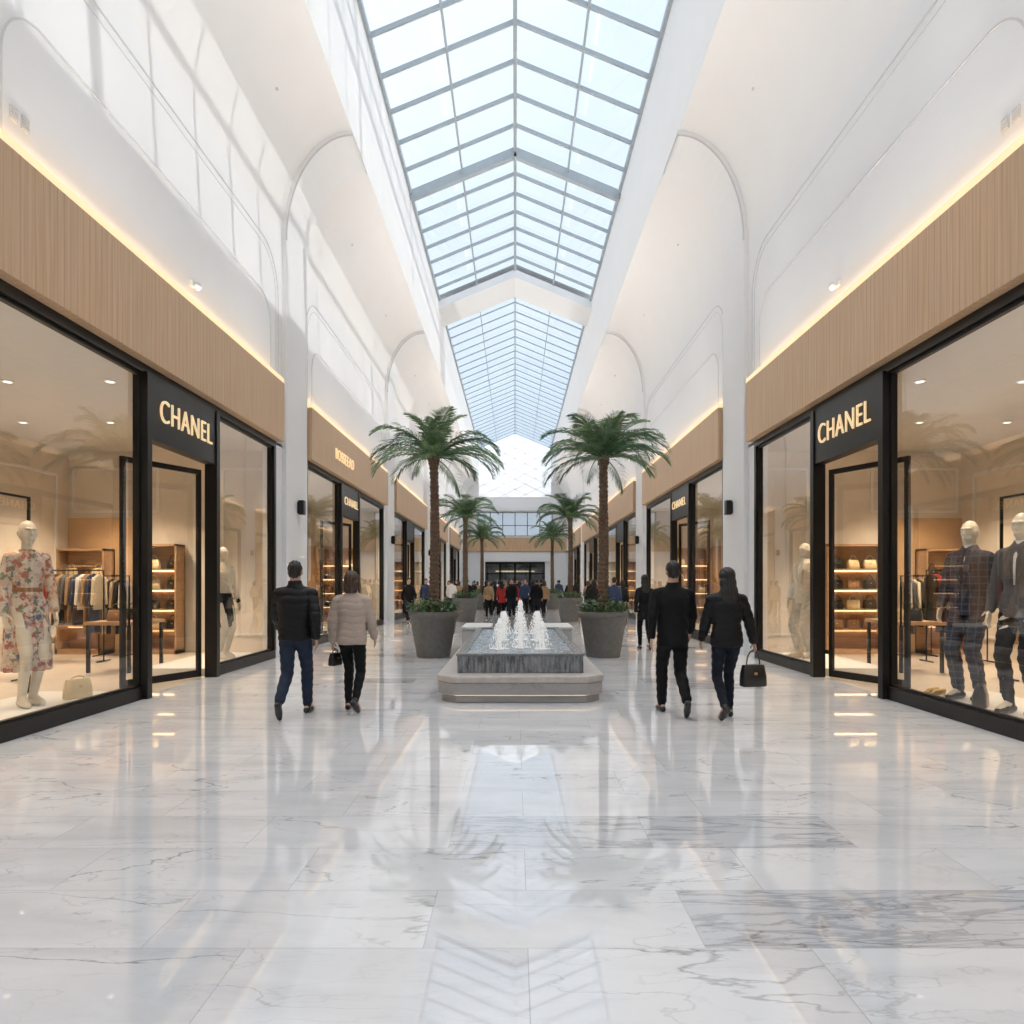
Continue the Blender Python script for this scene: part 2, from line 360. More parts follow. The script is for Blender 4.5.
# ------------------------------------------------------------------ skylight
segs=[(Y0,32.0),(34.3,Y1)]
wn=[0]
def winname(): wn[0]+=1; return 'window_%d'%wn[0]
for a,b in segs:
    bm=BM()
    for s in(-1,1):
        quad(bm,[(0,a,Z_R),(0,b,Z_R),(s*SX,b,Z_G),(s*SX,a,Z_G)])
    struct(winname(),bm,SKYG)
bm=BM()
for s in(-1,1):
    v=[(0,32,Z_R-.1),(0,34.3,Z_R-.1),(s*SX,34.3,Z_G-.1),(s*SX,32,Z_G-.1)]
    quad(bm,v); quad(bm,[(p[0],p[1],p[2]+.25) for p in v])
    quad(bm,[v[0],v[3],(v[3][0],32,Z_G-.45),(0,32,Z_R-.45)]); quad(bm,[v[1],v[2],(v[2][0],34.3,Z_G-.45),(0,34.3,Z_R-.45)])
    quad(bm,[(0,32,Z_R-.45),(0,34.3,Z_R-.45),(s*SX,34.3,Z_G-.45),(s*SX,32,Z_G-.45)])
struct('ceiling',bm,WHITE)
bm=BM()
ys=[]; y=23.3
while y>Y0+.3: ys.append((y,round((23.3-y)/1.35)%6==0)); y-=1.35
y=23.3+1.25
while y<Y1:
    ys.append((y,False)); y+=1.25
for y,big in ys:
    if not(31.7<y<34.6):
        f=1 if y<33 else .6
        for s in(-1,1):
            beam(bm,(0,y,Z_R-.08-(.06 if big else 0)),(s*SX,y,Z_G-.08-(.06 if big else 0)),.2 if big else .065*f,.30 if big else .11*f)
for i,(a,b) in enumerate(segs):
    f=1 if i==0 else .7
    beam(bm,(0,a,Z_R-.08),(0,b,Z_R-.08),.10*f,.18*f)
    for s in(-1,1):
        beam(bm,(s*SX/2,a,(Z_R+Z_G)/2-.08),(s*SX/2,b,(Z_R+Z_G)/2-.08),.055*f,.11*f)
        beam(bm,(s*(SX-.04),a,Z_G-.04),(s*(SX-.04),b,Z_G-.04),.09,.14)
struct(trimname(),bm,STEEL)

# ------------------------------------------------------------------ end walls
bm=BM(); bx(bm,-5.3,5.3,Y0-.2,Y0,0,16.2); struct('wall_front',bm,WHITE)
bm=BM(); yb=Y1
bx(bm,-5.3,-2.9,yb,yb+.3,0,6.1); bx(bm,2.9,5.3,yb,yb+.3,0,6.1); bx(bm,-2.9,2.9,yb,yb+.3,3.6,6.1)
bx(bm,-5.3,-3.6,yb,yb+.3,6.1,8.4); bx(bm,3.6,5.3,yb,yb+.3,6.1,8.4); bx(bm,-5.3,5.3,yb,yb+.3,8.4,9.9)
bx(bm,-5.3,-3.5,yb,yb+.3,9.9,16.1); bx(bm,3.5,5.3,yb,yb+.3,9.9,16.1)
struct('wall_back',bm,WHITE)
bm=BM(); bx(bm,-5.0,5.0,yb-.25,yb,4.6,5.95); struct(trimname(),bm,WOOD)
bm=BM(); bx(bm,-5.0,5.0,yb-.6,yb,8.5,8.9); bx(bm,-3.4,3.4,yb-.4,yb,3.65,4.5); struct(trimname(),bm,WHITE)
bm=BM()
quad(bm,[(-3.6,yb+.1,6.1),(3.6,yb+.1,6.1),(3.6,yb+.1,8.4),(-3.6,yb+.1,8.4)],1)
for k in range(7): x=-3.6+7.2*k/6; bx(bm,x-.04,x+.04,yb-.02,yb+.15,6.1,8.4)
for z in(6.1,7.1,8.35): bx(bm,-3.6,3.6,yb-.02,yb+.15,z,z+.06)
ENDG=glass('upper_window_glass',(.36,.36,.36),.05,.4); MULL=mat('mullion_grey',(.22,.23,.24),.5)
struct(winname(),bm,[MULL,ENDG])
bm=BM()
quad(bm,[(-3.5,yb+.15,9.9),(3.5,yb+.15,9.9),(3.5,yb+.15,Z_G),(0,yb+.15,Z_R),(-3.5,yb+.15,Z_G)],1)
for k in range(-4,12):
    for dz in(1,-1):
        z=9.9+k*1.0; P=[]
        x0,x1=-3.5,3.5; za,zb_=(z,z+3.5) if dz>0 else (z+3.5,z)
        N=28
        for i in range(N+1):
            x=x0+(x1-x0)*i/N; zz=za+(zb_-za)*i/N; top=Z_R-(Z_R-Z_G)*abs(x)/3.5
            if 9.9<=zz<=top: P.append((x,zz))
        if len(P)>1: beam(bm,(P[0][0],yb,P[0][1]),(P[-1][0],yb,P[-1][1]),.05,.04,up=(0,1,0))
FROST=mat('frosted_glazing',(.9,.92,.94),.4,es=.4,ecol=(.95,.97,1.),var=.02)  # emission stands in for daylight through the frosted panes
struct(winname(),bm,[WHITE,FROST])
dn=[0]
def doorname(): dn[0]+=1; return 'door_%d'%dn[0]
for k in range(4):
    x0=-2.9+1.45*k; bm=BM()
    bx(bm,x0,x0+.1,yb,yb+.12,0,3.5); bx(bm,x0+1.35,x0+1.45,yb,yb+.12,0,3.5); bx(bm,x0,x0+1.45,yb,yb+.12,3.4,3.6); bx(bm,x0,x0+1.45,yb,yb+.12,2.4,2.5); bx(bm,x0,x0+1.45,yb,yb+.12,0,.15)
    quad(bm,[(x0,yb+.06,0),(x0+1.45,yb+.06,0),(x0+1.45,yb+.06,3.5),(x0,yb+.06,3.5)],1)
    struct(doorname(),bm,[BLACK,GLASS])
DARK=mat('lobby_dark',(.10,.12,.15),.6,var=.4,nscale=1.5)
bm=BM(); bx(bm,-4,4,yb+4,yb+4.2,0,4); bx(bm,-4,4,yb+.3,yb+4.2,3.7,4); bx(bm,-4.2,-4,yb+.3,yb+4.2,0,4); bx(bm,4,4.2,yb+.3,yb+4.2,0,4); struct('wall_back',bm,DARK)
bm=BM(); bx(bm,-4,4,yb,yb+4,-.1,0.0); struct('floor',bm,DARK)
bm=BM(); bx(bm,-2.0,2.0,yb+3.9,yb+4,2.7,2.8); struct(trimname(),bm,LED)

# ------------------------------------------------------------------ small-thing builders
def text_mesh(body,size,extr=.02,off=.012,space=1.):
    cu=bpy.data.curves.new('t','FONT'); cu.body=body; cu.size=size; cu.extrude=extr; cu.offset=off; cu.align_x='CENTER'; cu.align_y='CENTER'; cu.space_character=space
    ob=bpy.data.objects.new('t',cu); C.objects.link(ob); dg=bpy.context.evaluated_depsgraph_get()
    me=bpy.data.meshes.new_from_object(ob.evaluated_get(dg)); bpy.data.objects.remove(ob); return me
def wallmat(s,x,y,z):
    if s<0: R=Matrix(((0,0,1),(1,0,0),(0,1,0)))
    else: R=Matrix(((0,0,-1),(-1,0,0),(0,1,0)))
    return Matrix.Translation((x,y,z))@R.to_4x4()
bag_cache={}
def bag_mesh(w,h,d,handle):
    key=(w,h,d,handle)
    if key in bag_cache: return bag_cache[key]
    bm=BM(); n=20
    def ringr(z,a,b):
        R=[]
        for i in range(n):
            t=2*pi*i/n; c,s_=math.cos(t),math.sin(t)
            R.append(bm.verts.new((a*math.copysign(abs(c)**.35,c),b*math.copysign(abs(s_)**.35,s_),z)))
        return R
    RR=[ringr(0,w*.47,d*.42),ringr(h*.04,w*.5,d*.5),ringr(h*.5,w*.49,d*.46),ringr(h*.95,w*.44,d*.25),ringr(h,w*.42,d*.18)]
    for a,b in zip(RR,RR[1:]):
        for i in range(n): j=(i+1)%n; bm.faces.new((a[i],a[j],b[j],b[i]))
    bm.faces.new(list(reversed(RR[0]))); bm.faces.new(RR[-1])
    b1=bpy.data.meshes.new('bag_body'); bm.to_mesh(b1); bm.free(); b1.polygons.foreach_set('use_smooth',[True]*len(b1.polygons))
    bm=BM(); P=[]
    for i in range(13):
        t=pi*i/12; P.append(V((math.cos(t)*w*.28,0,h*.93+math.sin(t)*handle)))
    for a,b in zip(P,P[1:]): tube(bm,a,b,.008,.008,6,2)
    b2=bpy.data.meshes.new('bag_handle'); bm.to_mesh(b2); bm.free()
    bm=BM(); bx(bm,-.018,.018,-d*.42-.006,-d*.40+.01,h*.55,h*.66)
    b3=bpy.data.meshes.new('bag_clasp'); bm.to_mesh(b3); bm.free()
    bag_cache[key]=(b1,b2,b3); return bag_cache[key]
def bag(loc,rz,m,w=.3,h=.2,d=.12,handle=.13,label='leather handbag with short handle',group=None,clasp=True):
    a,b,c=bag_mesh(w,h,d,handle)
    r=root('handbag',loc,label,'handbag',rz,group)
    for nm,me,mm in(('bag_body',a,m),('handle',b,m),('clasp',c,GOLD)):
        o=bpy.data.objects.new(nm,me); C.objects.link(o); o.parent=r
        if not me.materials: me.materials.append(mm)
        o.material_slots[0].link='OBJECT'; o.material_slots[0].material=mm
    return r
gar={}
def garment(kind,loc,m,rz,label,group):
    if kind not in gar:
        bm=BM(); L={'coat':1.0,'shirt':.7,'dress':1.15}[kind]
        z=-.08
        loft(bm,[(0,0,z-L,.2,.028),(0,0,z-L*.6,.17,.035),(0,0,z-L*.3,.19,.038),(0,0,z-.1,.21,.032),(0,0,z-.03,.14,.026),(0,0,z,.05,.022)],16)
        for s in(-1,1): tube(bm,(s*.18,0,z-.09),(s*.235,0,z-.58),.036,.03,8,2)
        g1=bpy.data.meshes.new('g'); bm.to_mesh(g1); bm.free(); g1.polygons.foreach_set('use_smooth',[True]*len(g1.polygons)); g1.materials.append(m)
        bm=BM(); tube(bm,(0,0,z),(0,0,-.02),.005,.005,6,1); tube(bm,(-.17,0,z-.04),(0,0,z+.01),.006,.006,6,1); tube(bm,(.17,0,z-.04),(0,0,z+.01),.006,.006,6,1)
        P=[V((math.cos(t)*.025,0,math.sin(t)*.025)) for t in [math.radians(a) for a in range(-90,200,30)]]
        for a,b in zip(P,P[1:]): tube(bm,a,b,.004,.004,5,1)
        g2=bpy.data.meshes.new('g2'); bm.to_mesh(g2); bm.free(); g2.materials.append(BLACK)
        gar[kind]=(g1,g2)
    r=root('hanging_garment',loc,label,'clothes',rz,group)
    o=bpy.data.objects.new('garment',gar[kind][0]); C.objects.link(o); o.parent=r; o.material_slots[0].link='OBJECT'; o.material_slots[0].material=m
    o=bpy.data.objects.new('hanger',gar[kind][1]); C.objects.link(o); o.parent=r
CL=[CBLK,CTAN,CCREAM,CDK,CRED,CBLUE,CWHT,CGREY,CTAN,CCREAM]
def rack(x0,x1,y,kinds='mixed',H=1.8,n=9):
    r=root('clothes_rack',((x0+x1)/2,y,0),'slim black metal rack hung with clothes','clothes rack')
    w=abs(x1-x0)/2; bm=BM()
    for s in(-1,1):
        tube(bm,(s*w,0,.02),(s*w,0,H),.014,.014,8,2); tube(bm,(s*w,-.22,.015),(s*w,.22,.015),.014,.014,8,2)
    tube(bm,(-w,0,H),(w,0,H),.014,.014,8,2); add('rack_frame',bm,BLACK,r,True)
    for k in range(n):
        x=(x0+x1)/2-w+.09+(2*w-.18)*k/(n-1); kd=random.choice(['coat','shirt','dress'])
        garment(kd,(x,y,H+.005),random.choice(CL),pi/2+random.uniform(-.04,.04),'garment on a hanger on the metal rack','clothes hanging on shop racks')
LEDS=mat('shelf_led',(1,.75,.45),.5,es=3.,ecol=(1,.66,.33))
CTAN_L=mat('leather_tan',(.33,.17,.08),.4,var=.08); CRED_L=mat('leather_red',(.25,.04,.03),.4,var=.08)
def shelf_unit(x,y,w=1.5,H=2.9,face=-1,bags=True,nsh=4):
    r=root('shelf_unit',(x,y,0),'wooden wall shelf unit with warm lit shelves','shelf')
    bm=BM(); d=.42
    bx(bm,-w/2,w/2,.38,.42,0,H); bx(bm,-w/2,-w/2+.04,0,.42,0,H); bx(bm,w/2-.04,w/2,0,.42,0,H); bx(bm,-w/2,w/2,0,.42,H-.05,H); bx(bm,-w/2,w/2,0,.42,0,.1)
    add('shelf_body',bm,SHELFW,r)
    for k in range(1,nsh+1):
        z=.1+(H-.2)*k/(nsh+1)
        bm=BM(); bx(bm,-w/2+.04,w/2-.04,.02,.38,z-.03,z); add('shelf',bm,SHELFW,r)
        bm=BM(); bx(bm,-w/2+.06,w/2-.06,.34,.375,z-.06,z-.03); add('shelf_light',bm,LEDS,r)
        if bags:
            for q in(-1,0,1) if w>1.2 else (-1,1):
                bag((x+q*w*.28,y+.2,z),random.uniform(-.3,.3),random.choice([LEATHERB,LEATHERC,CTAN_L,LEATHERB]),.28,.2,.12,.11,'leather handbag displayed on a lit shelf','handbags on the lit shop shelves')
dl=None
def downlight(x,y,z,lab,grp):
    global dl
    if dl is None:
        bm=BM(); loft(bm,[(0,0,-.012,.055,.055),(0,0,0,.055,.055)],16,0); 
        bm2=BM(); loft(bm2,[(0,0,-.02,.08,.08),(0,0,0,.085,.085)],20)
        r=root('downlight',(x,y,z),lab,'ceiling light',0,grp)
        a=add('lens',bm,SPOT,r); a.location.z=-.012; add('trim_ring',bm2,WHITE,r); dl=r
    else: copy_tree(dl,(x,y,z),label=lab,group=grp)
def light(kind,name,loc,energy,col,**k):
    L=bpy.data.lights.new(name,kind); L.energy=energy; L.color=col
    for a,b in k.items():
        if a!='rot': setattr(L,a,b)
    o=bpy.data.objects.new(name,L); C.objects.link(o); o.location=loc
    if 'rot' in k: o.rotation_euler=k['rot']
    return o

# ------------------------------------------------------------------ stores
def store(s,y0,d0,d1,y1,detail,room0,room1,sign='CHANEL',fsign=None):
    side='left' if s<0 else 'right'
    bm=BM(); bx(bm,s*4.80,s*5.06,y0-.05,y1+.08,4.48,5.7); struct(trimname(),bm,WOOD)
    bm=BM(); bx(bm,s*4.81,s*4.99,y0-.05,y1+.08,5.7,5.80); struct(trimname(),bm,LED)
    bm=BM(); bx(bm,s*4.95,s*5.10,y0,y1,4.36,4.48); bx(bm,s*4.96,s*5.10,y0,d0-.12,0,.17); bx(bm,s*4.96,s*5.10,d1+.12,y1,0,.17)
    bx(bm,s*4.95,s*5.10,y1-.1,y1,.17,4.36); bx(bm,s*4.95,s*5.10,y0,y0+.12,.17,4.36)
    struct(trimname(),bm,BLACK)
    bm=BM(); bx(bm,s*4.90,s*5.10,d0-.12,d0,0,4.38); bx(bm,s*4.90,s*5.10,d1,d1+.12,0,4.38); bx(bm,s*4.92,s*5.10,d0,d1,3.5,4.38)
    struct(trimname(),bm,BLACK)
    for a,b in((y0+.12,d0-.12),(d1+.12,y1-.1)):
        bm=BM(); quad(bm,[(s*5.03,a,.17),(s*5.03,b,.17),(s*5.03,b,4.36),(s*5.03,a,4.36)],1)
        bx(bm,s*5.0,s*5.06,a,a+.03,.17,4.36); bx(bm,s*5.0,s*5.06,b-.03,b,.17,4.36); bx(bm,s*5.0,s*5.06,a,b,4.32,4.36); bx(bm,s*5.0,s*5.06,a,b,.17,.2)
        struct(winname(),bm,[BLACK,GLASS])
    # door leaf standing ajar: hinged at the far post and swung into the shop
    W=1.42; bm=BM()
    bx(bm,-.025,.025,-W,-W+.07,0.02,3.4); bx(bm,-.025,.025,-.07,0,.02,3.4); bx(bm,-.025,.025,-W,0,3.32,3.4); bx(bm,-.025,.025,-W,0,.02,.13)
    quad(bm,[(0,-W,.1),(0,0,.1),(0,0,3.35),(0,-W,3.35)],1)
    bx(bm,-.05,-.03,-W+.10,-W+.12,.9,1.5); bx(bm,.03,.05,-W+.10,-W+.12,.9,1.5)
    o=struct(doorname(),bm,[BLACK,GLASS]); o.location=(s*5.16,d1-.03,0); o.rotation_euler=(0,0,s*math.radians(24))
    if sign:
        r=root('shop_sign',(s*4.895,(d0+d1)/2,3.92),'pale gold illuminated capital letters above the shop entrance','sign')
        me=text_mesh(sign,.46 if detail>1 else .34,.012,-.005,1.12); w=max(v.co.x for v in me.vertices)-min(v.co.x for v in me.vertices)
        me.transform(Matrix.Scale((d1-d0)*.80/w,4,(1,0,0)))
        o=add('lettering',me,LETTER,r); o.matrix_local=wallmat(s,0,0,0)
    if fsign:
        r=root('shop_sign',(s*4.78,d0-.2,5.0),'pale raised letters on the wooden shop fascia','sign')
        me=text_mesh(fsign,.42,.012,-.003,1.1); o=add('lettering',me,LETTER,r); o.matrix_local=wallmat(s,0,0,0)
    D=10.
    bm=BM(); bx(bm,s*5.1,s*D,room0,room1,-.1,0.0); struct('floor',bm,SHOPFLOOR)
    bm=BM(); bx(bm,s*5.3,s*D,room0,room1,4.5,4.6); bx(bm,s*5.1,s*5.3,room0,room1,4.40,4.45); struct('ceiling',bm,SHOPCEIL)
    bm=BM(); bx(bm,s*D,s*(D+.1),room0,room1,0,4.6); struct('wall_'+side,bm,SHOPWALL)
    bm=BM(); bx(bm,s*5.25,s*D,room1,room1+.1,0,4.6); struct('wall_back',bm,SHOPWALL)
    if room0<4:
        bm=BM(); bx(bm,s*5.25,s*D,room0-.1,room0,0,4.6); struct('wall_front',bm,SHOPWALL)
    for a,b in((y0+.14,d0-.22),(d1+.22,y1-.15)):
        bm=BM(); bx(bm,-.58,.58,-(b-a)/2,(b-a)/2,0,.12)
        add('display_platform',bm,PLINTH,loc=(s*5.72,(a+b)/2,0),label='low white display platform behind the shop window',category='platform',group='shop window display platforms')
    e=room1-.02
    if detail>=2:
        bm=BM(); bx(bm,s*8.15,s*D,e-.03,e+.02,.0,3.0); struct('wall_back',bm,SHOPGLOW)  # panel whose colour carries the warm light on the end wall
        if s>0: shelf_unit(s*7.45,e-.46,1.3,2.4)
        else: shelf_unit(s*7.75,e-.46,.75,2.4)
        shelf_unit(s*9.45,e-.5,1.05,2.3,nsh=3)
        rack(s*8.2,s*8.85,e-.8,n=6,H=1.7); rack(s*8.1,s*9.3,e-1.9,n=11)
        rack(s*7.9,s*9.3,11.2,n=13); rack(s*8.0,s*9.6,8.6,n=14)
        bm=BM()
        for q in range(5):
            ya=room0+.7+q*2.4
            P=[(ya,.4),(ya+1.9,.4),(ya+1.9,3.9),(ya,3.9)]
            for i in range(4): a_=P[i];b_=P[(i+1)%4]; beam(bm,(s*(D-.02),a_[0],a_[1]),(s*(D-.02),b_[0],b_[1]),.06,.05,up=(1,0,0))
        struct(trimname(),bm,PLINTH)
        bm=BM()
        for xa,xb in((5.45,6.55),(8.0,9.9)):
            P=[(xa,.4 if xa<6 else 3.15),(xb,.4 if xa<6 else 3.15),(xb,4.1),(xa,4.1)]
            for i in range(4): a_=P[i];b_=P[(i+1)%4]; beam(bm,(s*a_[0],e+.01,a_[1]),(s*b_[0],e+.01,b_[1]),.05,.05,up=(0,1,0))
        struct(trimname(),bm,PLINTH)
        r=root('display_stand',(s*6.5,8.6,0),'tall slim black metal display stand','display stand'); bm=BM()
        for q in(-.75,.75): bx(bm,-.015,.015,q-.015,q+.015,0,2.7)
        bx(bm,-.015,.015,-.75,.75,2.67,2.7); bx(bm,-.15,.15,-.77,-.73,0,.02); bx(bm,-.15,.15,.73,.77,0,.02); add('stand_rail',bm,BLACK,r)
        r=root('display_table',(s*7.0,12.6,0),'wooden display table with black legs','table'); bm=BM(); bx(bm,-.4,.4,-.6,.6,.82,.88); add('table_top',bm,SHELFW,r)
        for i,j in((-1,-1),(-1,1),(1,-1),(1,1)):
            bm=BM(); bx(bm,i*.35-.025,i*.35+.025,j*.55-.025,j*.55+.025,0,.82); add('leg',bm,BLACK,r)
        for q in range(2): bag((s*7.0,12.3+q*.55,.88),random.uniform(0,3),random.choice([LEATHERB,LEATHERC,CTAN_L]),.3,.2,.13,.12,'leather handbag on the display table','handbags on display tables')
        for ix in(5.9,7.4,9.0):
            for iy in(5.2,7.6,10.2,12.8): downlight(s*ix,iy,4.5,'small round recessed shop ceiling light','recessed shop ceiling lights')
        for ix,iy,en in((6.0,5.5,130),(5.8,8.2,170),(5.9,12.9,190),(8.3,14.0,420),(8.6,11.0,260),(8.4,7.5,200)):
            light('SPOT','shop_lamp',(s*ix,iy,4.35),en*1.6,(1,.80,.57),shadow_soft_size=.16,spot_size=math.radians(108),spot_blend=.8)
    else:
        shelf_unit(s*6.9,e-.46,1.5,2.9,bags=detail>0)
        bm=BM(); bx(bm,s*7.75,s*D,e-.03,e+.02,.0,3.0); struct('wall_back',bm,SHOPGLOW)  # end panel with the warm light painted in
        if detail>0: rack(s*8.2,s*9.4,e-1.0,n=11)
        for q in(.25,.75):
            light('SPOT','shop_lamp',(s*6.6,room0+(room1-room0)*q,4.4),600,(1,.77,.50),shadow_soft_size=.15,spot_size=math.radians(130),spot_blend=.7)
for s in(-1,1):
    store(s,3.1,9.45,11.5,14.5,2,3.0,15.7)
    store(s,16.6,19.9,22.0,26.4,1,15.8,27.6,'CHANEL','BOSSEEAD' if s<0 else None)
    store(s,28.5,31.8,34,38.3,0,27.7,39.4,None)
    store(s,40.4,43.7,46,50.2,0,39.5,51.3,None)
    store(s,52.3,55.6,58,62.1,0,51.4,67.9,None)
    bm=BM(); bx(bm,s*4.80,s*5.06,-8.5,1.5,4.48,5.7); struct(trimname(),bm,WOOD)
    bm=BM(); bx(bm,s*4.81,s*4.99,-8.5,1.5,5.7,5.80); struct(trimname(),bm,LED)
    bm=BM(); bx(bm,s*5.0,s*5.25,63.6,68,0,4.6); struct('wall_'+('left' if s<0 else 'right'),bm,WHITE)

# ------------------------------------------------------------------ people
def ik(h,a,l1,l2,pole):
    d=a-h; L=min(d.length,l1+l2-.002); q=(l1*l1-l2*l2+L*L)/(2*L); k=math.sqrt(max(l1*l1-q*q,0)); n=d.normalized(); p=(pole-n*pole.dot(n)).normalized()
    return h+n*q+p*k
def hand(bm,w,d,fw,inn,curl,g=1.):
    for k in(-1.2,-.4,.4,1.2):
        tube(bm,w+fw*k*.012,w+d*.085+fw*k*.021*g,.0155,.0125,8,2)
    for k,L in((-1.5,.055),(-.5,.068),(.5,.074),(1.5,.066)):
        p0=w+d*.085+fw*k*.0205*g; a=curl
        p1=p0+(d*math.cos(a*.6)+inn*math.sin(a*.6))*L*.5
        p2=p1+(d*math.cos(a*1.5)+inn*math.sin(a*1.5))*L*.32
        p3=p2+(d*math.cos(a*2.2)+inn*math.sin(a*2.2))*L*.25
        tube(bm,p0,p1,.0095,.0088,8,2); tube(bm,p1,p2,.0088,.008,8,2); tube(bm,p2,p3,.008,.007,8,2)
    t0=w+d*.025+fw*.025; t1=t0+(d*.6+fw*.7+inn*.3).normalized()*.045; t2=t1+(d*.9+fw*.2+inn*.4).normalized()*.032
    tube(bm,t0,t1,.013,.0105,8,2); tube(bm,t1,t2,.0105,.009,8,2)
def person(name,loc,yaw,H,label,cat='person',fem=False,jacket=None,hem=.84,puffer=False,pants=None,slim=False,shoes=SHOEB,hair=None,hairm=HAIRB,skin=SKIN,rear='L',stride=1.,
           swing=.3,bend=(.35,.35),detail=2,dress=None,dhem=.5,shirt=None,tie=None,curl=(.35,.35),arms=None,group=None,scale_w=1.,outk=.1,feet=.085):
    S=H/1.75; r=root(name,loc,label,cat,yaw,group)
    vox={2:.0065,1:.012,0:.02}[detail]
    W=(.92 if fem else 1.)*scale_w
    hipx=.088; SZ=1.395
    J={}
    for sd,k in(('L',-1),('R',1)):
        hp=V((k*hipx,0,.92))
        if stride==0: an=V((k*feet,-.0+.03*k,.085)); pitch=0
        elif sd==rear: an=V((k*.095,-.29*stride,.085+.10*stride)); pitch=.8*stride
        else: an=V((k*.085,.20*stride,.085)); pitch=0
        kn=ik(hp,an,.45,.43,V((0,1,0)))
        J[sd]=(hp,kn,an,pitch)
        sh=V((k*.168*W,0,SZ)); sw=0 if stride==0 else (swing if sd==rear else -swing)
        el=sh+V((k*.2,math.sin(sw),-math.cos(sw))).normalized()*.28
        b=sw+bend[0 if sd=='L' else 1]
        fd=V((k*outk*.3,math.sin(b),-math.cos(b))).normalized()
        if arms and sd in arms: el,fd=sh+V(arms[sd][0]).normalized()*.28,V(arms[sd][1]).normalized()
        wr=el+fd*.25
        J['A'+sd]=(sh,el,wr,fd)
    bm=BM()
    ell(bm,(0,-.004,1.642),(.073,.092,.108)); ell(bm,(0,.03,1.575),(.052,.055,.052)); ell(bm,(0,.052,1.545),(.028,.026,.022),2)
    ell(bm,(0,.094,1.612),(.011,.018,.02),2); ell(bm,(0,.088,1.632),(.009,.012,.028),2)
    ell(bm,(0,.086,1.575),(.024,.012,.006),2); ell(bm,(0,.084,1.563),(.02,.012,.007),2)
    ell(bm,(0,.075,1.665),(.055,.022,.012),2)
    for k in(-1,1): ell(bm,(k*.076,-.006,1.625),(.01,.02,.032),2)
    tube(bm,(0,-.012,1.42),(0,.0,1.57),.055*W,.051*W,14)
    loft(bm,[(0,0,.84,.10,.08),(0,0,.90,.155,.10),(0,0,1.0,.15,.10),(0,0,1.10,.122*W,.088),(0,0,1.25,.145*W,.105),(0,0,1.35,.155*W,.10),(0,0,1.42,.12*W,.075),(0,0,1.47,.06,.055)])
    for sd,k in(('L',-1),('R',1)):
        hp,kn,an,pt=J[sd]; tube(bm,hp,kn,.082,.055,14); tube(bm,kn,an,.052,.036,12)
        cf=kn.lerp(an,.3)+V((0,-.015,0)); tube(bm,kn,cf,.05,.052,12); tube(bm,cf,an,.05,.035,12)
        f=V((k*.12,math.cos(pt),-math.sin(pt))).normalized()
        toe=an+f*.15+V((0,0,-.05*math.cos(pt))); tube(bm,an,toe,.035,.028,10); tube(bm,an,an-f*.035+V((0,0,-.03)),.034,.03,10)
        sh,el,wr,fd=J['A'+sd]; tube(bm,V((k*.07,0,1.42)),sh,.045,.048,12); tube(bm,sh,el,.047,.038,12); tube(bm,el,el.lerp(wr,.3),.038,.037,12); tube(bm,el.lerp(wr,.3),wr,.037,.024,12)
        fw=V((0,1,0))-fd*fd.y; fw.normalize(); inn=fd.cross(fw).normalized()
        if inn.x*k>0: inn=-inn
        if detail>=1: hand(bm,wr,fd,fw,inn,curl[0 if sd=='L' else 1])
        else: tube(bm,wr,wr+fd*.12,.03,.025,8)
        J['H'+sd]=wr+fd*.11+inn*.03
    me=remesh(bm,vox,2,S); add('body',me,skin,r)
    if detail>=2 and skin is SKIN:
        for k in(-1,1):
            bm=BM(); ell(bm,(k*.031*S,.078*S,1.64*S),(.012,.009,.008),2); add('eye',bm,EYEM,r,True)
    def puff(per,amp):
        def f(co,n):
            ph=abs(math.sin(pi*(co.z+.01*math.sin(co.x*25))/per)); return co+n*(amp*(ph**.5)-amp*.5)
        return f
    cv={2:.010,1:.012,0:.022}[detail]
    if jacket:
        bm=BM(); T=.022 if puffer else .012
        man=skin is MANQ
        rg=[(0,0,hem,(.158 if man else .162)+T,.115+T),(0,0,hem+.1,.166+T,.118+T),(0,0,1.10,(.148 if not fem else .132)*W+T,.105+T),(0,0,1.25,.163*W+T,.118+T),(0,0,1.34,.165*W+T,.112+T),(0,0,1.40,.145*W+T,.09+T),(0,0,1.45,.095+T,.07+T),(0,-.005,1.485,.063+T*.6,.062+T*.6)]
        if hem>.95: rg=[(0,0,hem,.155+T,.108+T)]+rg[2:]
        if puffer: rg+= [(0,-.005,1.535,.060+T*.6,.062+T*.6)]
        else: rg+=[(0,-.012,1.515,.054+T*.6,.055+T*.6)]
        loft(bm,rg,28)
        for sd,k in(('L',-1),('R',1)):
            sh,el,wr,fd=J['A'+sd]
            tube(bm,V((k*.07,0,1.405)),sh+V((0,0,-.012)),.056+T*.5,.052+T*.8,14); tube(bm,sh+V((0,0,-.012)),el,.052+T*.8,.045+T*.9,14); tube(bm,el,wr-fd*.02,.045+T*.9,.034+T*.7,14)
        am=.0012 if man else .004
        me=remesh(bm,cv,4,S,puff(.085,.010) if puffer else (lambda co,n: co+n*am*math.sin(co.z*38+co.x*21)*math.sin(co.x*33))); add('jacket',me,jacket,r)
        if man and shirt:
            for k in(-1,1):
                bm=BM()
                P=[(k*.012,.134,1.10),(k*.062,.132,1.24),(k*.085,.118,1.34),(k*.07,.088,1.43),(k*.045,.088,1.43),(k*.040,.124,1.32),(k*.02,.138,1.20)]
                f_=[bm.verts.new(V(p)*S) for p in P]; g_=[bm.verts.new((V(p)+V((0,.008,0)))*S) for p in P]
                bm.faces.new(f_); bm.faces.new(list(reversed(g_)))
                for i in range(len(P)): j=(i+1)%len(P); bm.faces.new((f_[i],f_[j],g_[j],g_[i]))
                bmesh.ops.recalc_face_normals(bm,faces=bm.faces[:]); add('lapel',bm,jacket,r)
